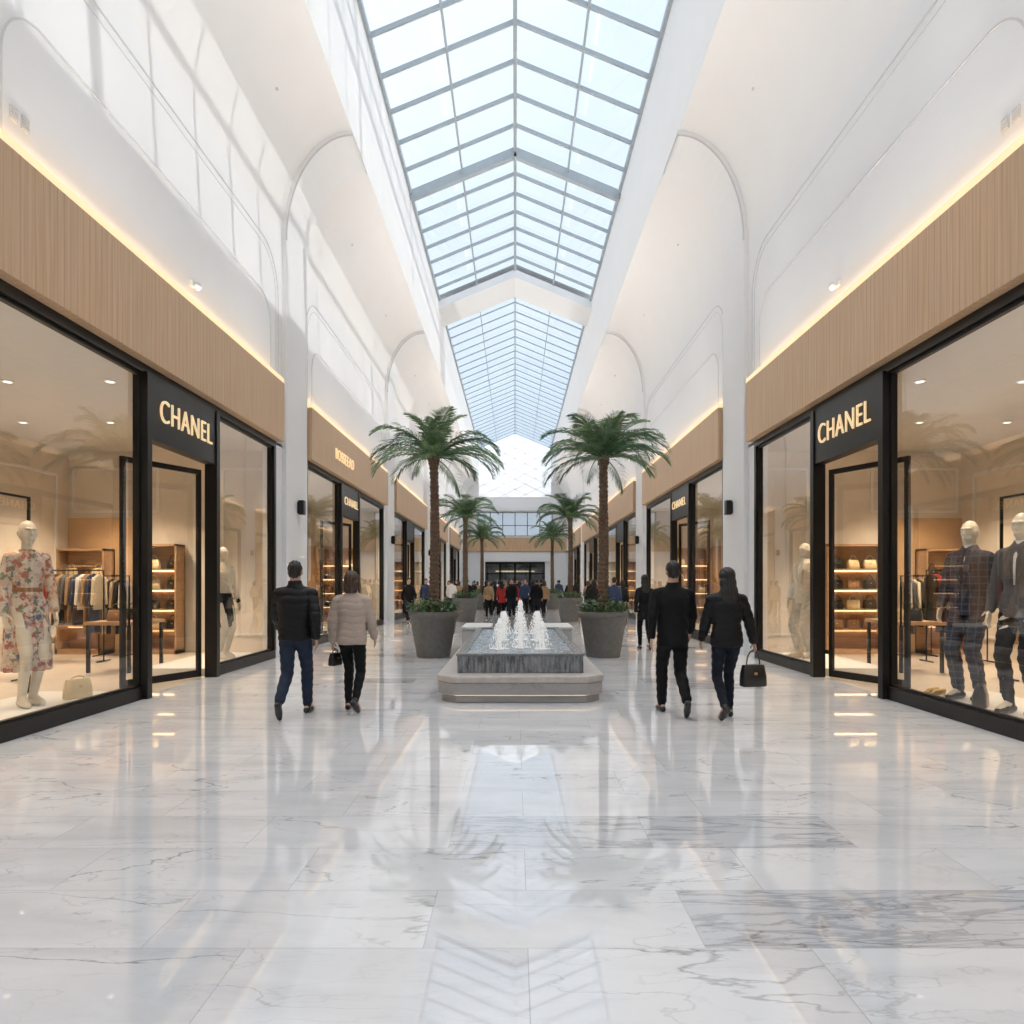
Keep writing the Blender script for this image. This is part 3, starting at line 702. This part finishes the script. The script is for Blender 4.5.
    if dress:
        bm=BM(); T=.008
        loft(bm,[(0,0,dhem,.205,.165),(0,0,.75,.182,.14),(0,0,.95,.162,.112),(0,0,1.1,.124*W+T,.090+T),(0,0,1.25,.148*W+T,.108+T),(0,0,1.35,.156*W+T,.1+T),(0,0,1.42,.12*W+T,.075+T),(0,0,1.475,.055+T,.05+T)],28)
        for sd,k in(('L',-1),('R',1)):
            sh,el,wr,fd=J['A'+sd]; tube(bm,V((k*.08,0,1.41)),sh,.048,.054,14); tube(bm,sh,el,.054,.048,14); tube(bm,el,wr-fd*.01,.05,.042,14)
        me=remesh(bm,cv,3,S,lambda co,n: co+n*(.010*math.sin(math.atan2(co.y,co.x)*13) if co.z<.95 and abs(co.x)<.25 else 0)*min(1,max(0,(.98-co.z)*4))); add('dress',me,dress,r)
        bm=BM(); loft(bm,[(0,0,1.075,.142*W,.106),(0,0,1.115,.140*W,.105)],24); mm=bpy.data.meshes.new('b'); bm.to_mesh(mm); bm.free(); mm.transform(Matrix.Scale(S,4)); add('belt',mm,CTAN_L if dress is FLORAL else LEATHERB,r,True)
    if pants:
        bm=BM(); a,b_,c=(.09,.062,.045) if slim else (.096,.07,.056)
        loft(bm,[(0,0,.83,.13,.10),(0,0,.90,.166,.112),(0,0,1.0,.158,.11),(0,0,1.06,.145,.10)])
        for sd in'LR':
            hp,kn,an,pt=J[sd]; tube(bm,hp+V((0,0,-.03)),kn,a,b_,14); cf=kn.lerp(an,.3)+V((0,-.012,0)); tube(bm,kn,cf,b_,b_*.98,14); e=kn.lerp(an,.93); tube(bm,cf,e,b_*.98,c,14,2)
        me=remesh(bm,cv,3,S,lambda co,n: co+n*.003*math.sin(co.z*70+co.x*30)); add('trousers',me,pants,r)
    if shirt:
        bm=BM(); loft(bm,[(0,.06,1.12,.006,.079),(0,.055,1.25,.024,.083),(0,.045,1.36,.036,.079),(0,.012,1.44,.05,.070),(0,-.004,1.51,.058,.060)],20)
        mm=bpy.data.meshes.new('s'); bm.to_mesh(mm); bm.free(); mm.transform(Matrix.Scale(S,4)); add('shirt',mm,shirt,r,True)
    if tie:
        bm=BM(); loft(bm,[(0,.140,1.12,.012,.006),(0,.139,1.25,.018,.006),(0,.126,1.36,.012,.007),(0,.086,1.44,.010,.008),(0,.070,1.475,.017,.010)],12)
        mm=bpy.data.meshes.new('tie'); bm.to_mesh(mm); bm.free(); mm.transform(Matrix.Scale(S,4)); add('tie',mm,tie,r,True)
    if shoes:
        for sd,k in(('L',-1),('R',1)):
            hp,kn,an,pt=J[sd]; bm=BM()
            tube(bm,(0,-.045,.035),(0,.07,.035),.036,.042,12); tube(bm,(0,.07,.03),(0,.155,.025),.042,.03,12); tube(bm,(0,-.02,.04),(0,0,.10),.036,.04,12)
            def sole(co,n): return V((co.x,co.y,max(co.z,0)))
            me=remesh(bm,.009 if detail>1 else .014,1,1,sole)
            R=Matrix.Rotation(-k*.1,4,'Z')@Matrix.Rotation(-pt,4,'X')
            me.transform(Matrix.Translation(an)@R@Matrix.Translation((0,0,-.085)))
            mz=min(v.co.z for v in me.vertices)
            me.transform(Matrix.Translation((0,0,-mz if mz<.05 else 0)))
            me.transform(Matrix.Scale(S,4)); add('shoe',me,shoes,r)
    if hair:
        bm=BM()
        if hair=='short':
            ell(bm,(0,-.018,1.668),(.083,.095,.097)); ell(bm,(0,-.045,1.62),(.072,.064,.065))
        elif hair=='bob':
            ell(bm,(0,-.018,1.66),(.094,.102,.104)); ell(bm,(0,-.045,1.585),(.102,.074,.09)); ell(bm,(0,-.06,1.525),(.096,.056,.06))
        else:
            ell(bm,(0,-.018,1.66),(.092,.1,.103)); ell(bm,(0,-.05,1.57),(.098,.07,.1)); ell(bm,(0,-.085,1.46),(.108,.052,.12)); ell(bm,(0,-.11,1.38),(.09,.037,.07))
        me=remesh(bm,.009 if detail>1 else .015,2,S,lambda co,n: co+n*.004*math.sin(co.x*160+co.y*60)); add('hair',me,hairm,r)
    return r,J,S
def world(r,p,S): 
    return Matrix.Translation(r.location)@Matrix.Rotation(r.rotation_euler.z,4,'Z')@(p*S)
p1,J1,S1=person('person',(-2.56,8.15,0),.05,1.80,'person in a black padded jacket and blue jeans walking away',jacket=CPUFF,puffer=True,pants=CJEAN,hair='short',rear='L',hem=.86,stride=1.1,swing=.36,scale_w=1.1,bend=(.5,.55))
p2,J2,S2=person('person',(-1.97,8.45,0),-.04,1.69,'person in a beige padded jacket and black trousers walking away',fem=True,jacket=CBEIGE,puffer=True,pants=CBLK,slim=True,hair='bob',hairm=HAIRBR,rear='R',stride=.7,swing=.2,hem=.84,curl=(1.,.4),scale_w=1.14)
p3,J3,S3=person('person',(1.86,8.25,0),.0,1.80,'person in a black coat and dark trousers walking away',jacket=CBLK,pants=CBLK,hair='short',rear='R',stride=1.0,swing=.28,hem=.78,scale_w=1.14)
p4,J4,S4=person('person',(2.42,8.0,0),.04,1.72,'person with long dark hair in black jacket carrying a handbag',fem=True,jacket=CPUFF,puffer=True,pants=CJEAN2,slim=True,hair='long',rear='L',stride=.75,swing=.2,hem=.84,curl=(.4,1.),scale_w=1.12,arms={'R':((.34,.0,-1),(.26,.1,-1))})
p5,J5,S5=person('person',(3.02,16.3,0),.0,1.74,'person with long hair in a dark coat walking away',fem=True,jacket=CDK,pants=CBLK,slim=True,hair='long',rear='R',stride=.7,detail=1,hem=.7)
def hang_bag(r,J,S,sd,m,lab,w,h,d,hd,rz):
    p=world(r,J['H'+sd],S); return bag((p.x,p.y,p.z-h*.93-hd+.012),rz,m,w,h,d,hd,lab,clasp=True)
hang_bag(p4,J4,S4,'R',LEATHERB,'black leather handbag carried in a hand',.30,.25,.14,.18,.2)
hang_bag(p2,J2,S2,'L',LEATHERB,'small black handbag carried in a hand',.18,.15,.1,.06,1.2)

spec=[dict(jacket=CBLK,pants=CJEAN2,hair='short',label='person in a black jacket and jeans walking'),
      dict(jacket=CRED,pants=CBLK,hair='long',fem=True,label='person in a red coat walking',hem=.7),
      dict(jacket=CDK,pants=CBLK,hair='bob',fem=True,label='person in a dark coat walking',hem=.7),
      dict(jacket=CBLUE,pants=CDK,hair='short',label='person in a blue jacket walking'),
      dict(jacket=CTAN,pants=CBLK,hair='bob',fem=True,hairm=HAIRBR,label='person in a tan coat walking'),
      dict(jacket=CWHT,pants=CJEAN,hair='short',label='person in a white jacket and jeans walking')]
far=[(-4.1,27.0,0),(-3.95,31.,3),(4.0,26.,2),(3.6,33.,0),(-1.3,36,1),(-.7,38,0),(-.1,40,2),(.5,37,5),(1.0,41,0),(1.45,43,4),(-2.6,44,2),(-1.3,47,3),(-.9,50,0),(0.2,48,1),(.9,52,2),(1.2,50,0),(2.9,46,3),(-2.8,52,4),(-.4,56,0),(.6,58,3),(1.5,60,2),(-1.4,60,1),(3.3,42,1),(-3.2,40,4),(.2,34.5,1),(-.95,33.5,2),
     (-.45,34.8,4),(.85,35.5,2),(1.2,38.4,1),(-1.1,41.5,5),(-.5,43,1),(.15,44.,0),(.6,45.5,2),(-.75,46,0),(1.75,56,0),(-1.9,55,2),(.0,53,0),(-.1,36.8,0),(3.2,52,0),(-3.3,57,0),
     (-1.15,30.5,4),(-.6,31.4,1),(.95,30.8,0),(.45,32.,3),(1.35,32.6,4),(-.15,30.2,0),(-3.0,33.,5),(-2.5,36.5,0),(2.9,37.,0),(3.9,37.5,4),(3.4,29.5,1),(2.75,24.5,2),(3.35,23.6,3),(-3.4,36.,2),(-3.6,43.,0),(3.9,45,2),(1.3,35.,0),(-1.6,38.5,2)]
have={}
for i,(x,y,k) in enumerate(far):
    yaw=random.choice([0,pi,.3,pi+.4,-.3])
    if k not in have:
        kw=dict(spec[k]); lb=kw.pop('label'); have[k],_,_=person('person',(x,y,0),yaw,1.74 if not kw.get('fem') else 1.66,lb,detail=0,stride=.7,rear='L',group='shoppers walking through the mall',**kw)
    else: copy_tree(have[k],(x,y,0),yaw)
ML='cream mannequin '
person('mannequin',(-5.68,8.15,.12),-pi/2-.55,2.16,ML+'wearing a floral print dress with long sleeves','mannequin',fem=True,dress=FLORAL,dhem=.34,skin=MANQ,stride=0,feet=.06,shoes=MANQ,detail=2,scale_w=.96,arms={'L':((-.22,-.05,-1),(-.02,.3,-1)),'R':((.22,-.05,-1),(.02,.3,-1))})
person('mannequin',(-5.55,13.3,.12),-pi/2-.5,2.12,ML+'wearing a light top and dark skirt','mannequin',fem=True,jacket=CCREAM,hem=1.02,dress=CDK,skin=MANQ,stride=0,shoes=MANQ,detail=1)
person('mannequin',(5.55,13.4,.12),pi/2+.4,2.2,ML+'wearing a cream suit','mannequin',jacket=CCREAM,pants=CCREAM,shirt=CWHT,skin=MANQ,stride=0,shoes=LEATHERC,detail=1,hem=.82)
person('mannequin',(5.60,8.62,.12),pi/2+.5,2.2,ML+'wearing a navy plaid suit with shirt and tie','mannequin',jacket=PLAID,pants=PLAID,shirt=CWHT,tie=CTIE,skin=MANQ,stride=0,shoes=SHOEB,hem=.82)
person('mannequin',(5.55,7.66,.12),pi/2+.5,2.2,ML+'wearing a fitted grey jacket and dark trousers','mannequin',fem=True,jacket=CGREY,pants=CDK,slim=True,hem=.84,shirt=CWHT,skin=MANQ,stride=0,shoes=SHOEB)
m2,_,_=person('mannequin',(-5.72,18.2,.12),-pi/2-.4,2.1,ML+'wearing a tan coat','mannequin',fem=True,jacket=CTAN,pants=CBLK,skin=MANQ,stride=0,detail=0,hem=.6)
copy_tree(m2,(5.72,24.5,.12),pi/2+.4)
copy_tree(m2,(-5.72,24.5,.12),-pi/2-.4)
copy_tree(m2,(5.72,18.2,.12),pi/2+.4)
bag((-5.45,8.72,.12),1.2,LEATHERC,.34,.24,.14,.05,'cream quilted handbag on the display platform')
bag((5.40,8.12,.12),.9,LEATHERB,.34,.26,.16,.2,'black leather handbag on the display platform')
for q in(0,1):
    bm=BM(); tube(bm,(0,-.05,.06),(0,.08,.045),.034,.04,12); tube(bm,(0,.07,.035),(0,.16,.028),.038,.026,12); tube(bm,(0,-.06,.06),(0,-.065,.012),.022,.012,8)
    me=remesh(bm,.008,1,1.1,lambda co,n: V((co.x,co.y,max(co.z,0))))
    add('dress_shoe',me,GOLD,loc=(5.36,8.95-.13*q,.12),label='gold heeled shoe on the display platform',category='shoe',group='pair of gold shoes in the window').rotation_euler=(0,0,pi/2+.4)

# ------------------------------------------------------------------ palms
def frond_mesh(L,el,droop,seed,leafL=.36):
    rd=random.Random(seed); bm=BM(); N=24; P=[];p=V((0,0,0));a=el
    for i in range(N+1):
        P.append(p.copy()); st=L/N; p=p+V((math.cos(a)*st,0,math.sin(a)*st)); a-=droop/N*(.5+1.2*i/N)
    for i in range(0,N,2):
        r0=.016*(1-i/N)+.003; r1=.016*(1-(i+2)/N)+.003; tube(bm,P[i],P[min(i+2,N)],r0,r1,5,1)
    K=2.3
    for i in range(4,int(N*K)+1):
        t=i/K; k=int(min(t,N-1)); f=t-k; c=P[k].lerp(P[k+1] if k<N else P[k],f); T=(P[min(k+1,N)]-P[k]).normalized(); up=V((0,1,0)).cross(T)*-1
        if up.z<0: up=-up
        u=t/N; ll=leafL*(.45+1.0*math.sin(pi*min(1,u*.9+.08)))*.85*rd.uniform(.82,1.12)
        if u>.93: ll*=.7
        for s in(-1,1):
            d=(V((0,s,0))*(1-.5*u)+T*(.55+.6*u)+up*rd.uniform(.1,.45)).normalized(); d2=(d+V((0,0,-.55))).normalized()
            w=.0125; sd=T.lerp(up,.35).normalized()
            a0=c; a1=c+d*ll*.5; a2=a1+d2*ll*.5
            v=[bm.verts.new(q) for q in(a0-sd*w*.5,a0+sd*w*.5,a1+sd*w,a1-sd*w,a2)]
            bm.faces.new((v[0],v[1],v[2],v[3])); bm.faces.new((v[3],v[2],v[4]))
    me=bpy.data.meshes.new('frond'); bm.to_mesh(me); bm.free(); return me
FR=[]
for k,(L,el,dr) in enumerate([(1.3,1.3,1.1),(1.55,1.0,1.6),(1.58,.68,1.65),(1.52,.32,1.4),(1.2,-.05,1.2)]):
    for q in range(2):
        me=frond_mesh(L,el,dr,k*10+q); me.materials.append(LEAF if (k+q)%2 else LEAF2); FR.append(me)
def leafball(seed):
    rd=random.Random(seed); bm=BM()
    for i in range(520):
        a=rd.uniform(0,2*pi); rr=.47*math.sqrt(rd.random()); base=V((rr*math.cos(a),rr*math.sin(a),.86)); h=rd.uniform(.06,.36)*(1.15-rr)
        p=base+V((math.cos(a)*.12*rd.random(),math.sin(a)*.12*rd.random(),h)); d=V((rd.uniform(-1,1),rd.uniform(-1,1),rd.uniform(-.2,.9))).normalized(); sd=d.cross(V((0,0,1))).normalized(); L=rd.uniform(.07,.13); w=.028
        mi=1 if rd.random()<.04 else 0
        v=[bm.verts.new(q) for q in(p,p+d*L*.5+sd*w,p+d*L,p+d*L*.5-sd*w)]; bm.faces.new(v).material_index=mi
        if i%5==0: tube(bm,base,p,.005,.004,4,1)
    me=bpy.data.meshes.new('shrub'); bm.to_mesh(me); bm.free(); return me
SH=leafball(3); SH.materials.append(SHRUB); SH.materials.append(FLOWER)
bm=BM()
loft(bm,[(0,0,0,.34,.34),(0,0,.02,.355,.355),(0,0,.82,.485,.485),(0,0,.83,.515,.515),(0,0,.94,.525,.525),(0,0,.95,.515,.515),(0,0,.95,.47,.47),(0,0,.87,.46,.46)],40)
PM=bpy.data.meshes.new('planter'); bm.to_mesh(PM); bm.free(); PM.materials.append(PLANTER); PM.polygons.foreach_set('use_smooth',[len(p.vertices)<5 and abs(p.normal.z)<.5 for p in PM.polygons])
bm=BM(); loft(bm,[(0,0,.86,.455,.455),(0,0,.885,.455,.455)],32); SM=bpy.data.meshes.new('soil'); bm.to_mesh(SM); bm.free(); SM.materials.append(SOIL)
TH=4.2
bm=BM(); rg=[]
rd=random.Random(5); N=70
for k in range(N+1):
    t=k/N; z=.86+(TH-.86)*t; r_=.108-.028*t+(.014 if k%2 else -.003); 
    if t<.08: r_+=.04*(1-t/.08)
    if t>.92: r_+=.05*(t-.92)/.08
    rg.append((.03*math.sin(t*3),0,z,r_*rd.uniform(.93,1.07),r_*rd.uniform(.93,1.07)))
loft(bm,rg,14); TM=bpy.data.meshes.new('trunk'); bm.to_mesh(TM); bm.free(); TM.materials.append(TRUNK)
def palm(loc,rz,seed,sc=1.):
    r=root('potted_palm',loc,'tall palm tree in a round tapered grey planter with low shrubs','palm tree',rz,'potted palms along the mall')
    for nm,me in(('planter',PM),('soil',SM),('trunk',TM),('shrub',SH)):
        o=bpy.data.objects.new(nm,me); C.objects.link(o); o.parent=r
    rd=random.Random(seed)
    for ring,cnt in((0,5),(1,6),(2,7),(3,7),(4,4)):
        for k in range(cnt):
            me=FR[ring*2+rd.randint(0,1)]; o=bpy.data.objects.new('frond',me); C.objects.link(o); o.parent=r
            a=2*pi*k/cnt+ring*.7+rd.uniform(-.25,.25); o.rotation_euler=(rd.uniform(-.15,.15),rd.uniform(-.15,.15),a); o.location=(.03*math.sin(3)+math.cos(a)*.05,math.sin(a)*.05,TH-.02); s_=rd.uniform(.84,1.04); o.scale=(s_,s_,s_)
palm((-1.72,14.75,0),0,1); palm((1.86,14.75,0),1.3,2); palm((-1.98,28,0),2,3); palm((2.2,28,0),.6,4); palm((-1.95,41,0),1,5); palm((2.2,41,0),2.6,6)

# ------------------------------------------------------------------ fountain
F=root('fountain',(.07,9.0,0),'rectangular tiered marble fountain with rising water jets','fountain')
def octo(bm,hw,y0,y1,c,z0,z1,mi=0,cap=True):
    P=[(-hw+c,y0),(hw-c,y0),(hw,y0+c),(hw,y1-c),(hw-c,y1),(-hw+c,y1),(-hw,y1-c),(-hw,y0+c)]
    a=[bm.verts.new((x,y,z0)) for x,y in P]; b=[bm.verts.new((x,y,z1)) for x,y in P]
    for i in range(8): j=(i+1)%8; bm.faces.new((a[i],a[j],b[j],b[i])).material_index=mi
    bm.faces.new(list(reversed(a))).material_index=mi; bm.faces.new(b).material_index=mi
def bev(o,w=.012,seg=2):
    m=o.modifiers.new('b','BEVEL'); m.width=w; m.segments=seg; m.limit_method='ANGLE'
bm=BM(); octo(bm,1.04,.05,6.15,.2,0,.09); octo(bm,1.08,.01,6.19,.2,.105,.26); bev(add('fountain_base',bm,BASEM,F))
bm=BM(); octo(bm,1.03,.06,6.14,.2,.09,.105); add('light_strip',bm,LED2,F)
bm=BM(); octo(bm,1.1,-.01,6.21,.22,.26,.35); bev(add('coping',bm,STONE_C,F),.02)
bm=BM(); hw=.84; a,b=.33,5.85
bx(bm,-hw,hw,a,a+.1,.35,.575); bx(bm,-hw,hw,b-.1,b,.35,.575); bx(bm,-hw,-hw+.1,a+.1,b-.1,.35,.575); bx(bm,hw-.1,hw,a+.1,b-.1,.35,.575)
add('basin',bm,BASINM,F)
bm=BM(); bx(bm,-hw-.015,hw+.015,a-.02,a+.1,.575,.61); bx(bm,-hw-.015,hw+.015,b-.1,b+.02,.575,.61); bx(bm,-hw-.015,-hw+.1,a+.1,b-.1,.575,.61); bx(bm,hw-.1,hw+.015,a+.1,b-.1,.575,.61)
bev(add('basin_rim',bm,RIM,F),.008)
rdm=random.Random(9)
CURT=mat('water_curtain_wet',(.20,.21,.22),.08,var=.6,nscale=1.,stretch=(30,30,5),bump=1.)
bm=BM(); gx,gz=160,14; vs=[]
off=[.008+.010*rdm.random() for _ in range(gx+1)]
for j in range(gz+1):
    z=.355+.22*j/gz; vs.append([bm.verts.new((-hw+2*hw*i/gx,a-off[i]*(1.3-j/gz)-.003*math.sin(j*1.7+i*.9),z)) for i in range(gx+1)])
for j in range(gz):
    for i in range(gx): bm.faces.new((vs[j][i],vs[j][i+1],vs[j+1][i+1],vs[j+1][i]))
add('water_curtain',bm,CURT,F,True)
bm=BM(); gx,gy=40,110; vs=[]
for j in range(gy+1):
    row=[]
    for i in range(gx+1):
        X=-hw+.1+(2*hw-.2)*i/gx; Yy=a+.1+(b-a-.2)*j/gy; row.append(bm.verts.new((X,Yy,.578+.010*math.sin(X*23+Yy*9)*math.cos(Yy*31)+rdm.uniform(-.006,.006))))
    vs.append(row)
for j in range(gy):
    for i in range(gx): bm.faces.new((vs[j][i],vs[j][i+1],vs[j+1][i+1],vs[j+1][i]))
add('water',bm,WATER,F,True)
def jet(x,y,h,seed):
    rd=random.Random(seed); bm=BM()
    for q in range(7):
        a=rd.uniform(0,2*pi); ox,oy=.025*math.cos(a),.025*math.sin(a); hh=h*rd.uniform(.4,.85)
        tube(bm,(x+ox*1.5,y+oy*1.5,.57),(x+ox*.6,y+oy*.6,.57+hh),.011,.004,7,2)
    for q in range(520):
        t=rd.random(); a=rd.uniform(0,2*pi); z=h*(1.04-t**1.4); R=.018+.15*t*rd.random()**.7
        r_=rd.uniform(.0025,.0075); ell(bm,(x+R*math.cos(a),y+R*math.sin(a),.58+z),(r_,r_,r_*rd.uniform(1.2,3.8)),1)
    for q in range(14):
        a=2*pi*q/14; rr=rd.uniform(.06,.14); ell(bm,(x+rr*math.cos(a),y+rr*math.sin(a),.582),(.03,.03,.014),2)
    add('water_jet',bm,FOAM,F,True)
for i,(x,y,h) in enumerate([(-.28,1.3,.40),(.03,1.5,.50),(.34,1.3,.38),(-.26,2.9,.46),(.04,3.0,.64),(.34,2.9,.46),(-.25,4.4,.4),(.05,4.5,.5),(.35,4.4,.4)]): jet(x-.02,y,h,i)
for s in(-1,1):
    r=root('bench',(.05+s*.92,16.2,0),'white stone block bench beside the planter','bench',0,'white block benches')
    bm=BM(); bx(bm,-.3,.3,-.75,.75,.08,.5); bev(add('bench_body',bm,BENCH,r),.02)
    bm=BM(); bx(bm,-.33,.33,-.78,.78,.5,.58); bev(add('seat',bm,BENCH,r),.02)
    bm=BM(); bx(bm,-.25,.25,-.7,.7,0,.08); add('bench_plinth',bm,BLACK,r)

# ------------------------------------------------------------------ wall fittings
for s in(-1,1):
    for y in(15.8,27.7,39.6):
        r=root('wall_sconce',(s*4.90,y,3.25),'small black box wall light on the white pilaster','wall light',0,'black wall lights on the pilasters')
        bm=BM(); bx(bm,0,-s*.03,-.06,.06,-.13,.13); add('back_plate',bm,BLACK,r)
        bm=BM(); bx(bm,-s*.03,-s*.15,-.08,.08,-.16,.16); add('lamp_housing',bm,BLACK,r)
    r=root('wall_vent',(s*5.0,7.05,6.22),'small grey double ventilation grille on the upper wall','vent')
    for q in(-1,1):
        bm=BM(); bx(bm,0,-s*.015,q*.08-.055,q*.08+.055,-.07,.07)
        for k in range(4): bx(bm,-s*.015,-s*.022,q*.08-.045,q*.08+.045,-.055+k*.03,-.043+k*.03)
        add('grille',bm,GROOVE,r)
    r=root('security_camera',(s*5.0,10.8,6.15),'small white dome camera on the upper wall','camera')
    bm=BM(); bx(bm,0,-s*.05,-.06,.06,-.03,.06); add('camera_mount',bm,WHITE,r)
    bm=BM(); ell(bm,(-s*.1,0,-.02),(.06,.06,.06),2); add('camera_dome',bm,GROOVE,r,True)
for s in(-1,1):
    for y in(-3.,3.,8.,13.,19.,24.,31.,36.,43.,50.,58.):
        x,z=prof(.9,.0); 
        r=root('soffit_spotlight',(s*x,y,z),'small recessed spotlight in the curved white soffit','ceiling light',0,'spotlights in the curved soffit')
        bm=BM(); tube(bm,(s*.02,0,.02),(-s*.01,0,-.012),.03,.03,12,2); add('lamp_body',bm,GROOVE,r,True)
        o=light('SPOT','soffit_lamp',(s*(x-.1),y,z-.12),430,(1.,.985,.965),shadow_soft_size=.06,spot_size=math.radians(80),spot_blend=1.)
        o.rotation_euler=(0,s*.36,0)

# ------------------------------------------------------------------ light
w=bpy.data.worlds.new('w'); SC.world=w; w.use_nodes=True; nt=w.node_tree; n=nt.nodes; l=nt.links
bg=n['Background']; bg.inputs['Strength'].default_value=1.6
tc=n.new('ShaderNodeTexCoord'); no=n.new('ShaderNodeTexNoise'); no.inputs['Scale'].default_value=2.2; no.inputs['Detail'].default_value=5
cr=n.new('ShaderNodeValToRGB'); e=cr.color_ramp.elements; e[0].position=.35; e[0].color=(.62,.74,.88,1); e[1].position=.65; e[1].color=(.84,.90,.97,1)
l.new(tc.outputs['Generated'],no.inputs['Vector']); l.new(no.outputs['Fac'],cr.inputs['Fac']); l.new(cr.outputs['Color'],bg.inputs['Color'])
sun=light('SUN','sun',(8,0,30),1.9,(1,.96,.9),angle=math.radians(.6)); sun.rotation_euler=V((-.76,.12,-.66)).to_track_quat('-Z','Y').to_euler()
for s in(-1,1):
    for yc,L in((-3,10),(8.8,11),(21.5,9.6),(33.4,9.6),(45.3,9.6),(57.2,9.6)):
        o=light('AREA','cove_fill',(s*4.88,yc,5.85),7.5*L,(.99,.99,1.),shape='RECTANGLE',size=.12,size_y=L,spread=math.radians(110))  # added unseen white uplight filling the hall, apart from the warm LED line
        o.rotation_euler=(pi,s*-.62,0)
        o=light('AREA','cove_strip',(s*4.9,yc,5.83),1.3*L,(1,.64,.32),shape='RECTANGLE',size=.06,size_y=L)
        o.rotation_euler=(pi,s*.3,0)

cam=bpy.data.cameras.new('cam'); co=bpy.data.objects.new('camera',cam); C.objects.link(co); co.location=(0,0,1.55); co.rotation_euler=(pi/2,0,0)
cam.lens=24.6; cam.sensor_width=36; cam.shift_x=-.003; cam.shift_y=.0693; cam.clip_end=300; cam.clip_start=.05
SC.camera=co
SC.view_settings.view_transform='Standard'
SC.view_settings.exposure=.27
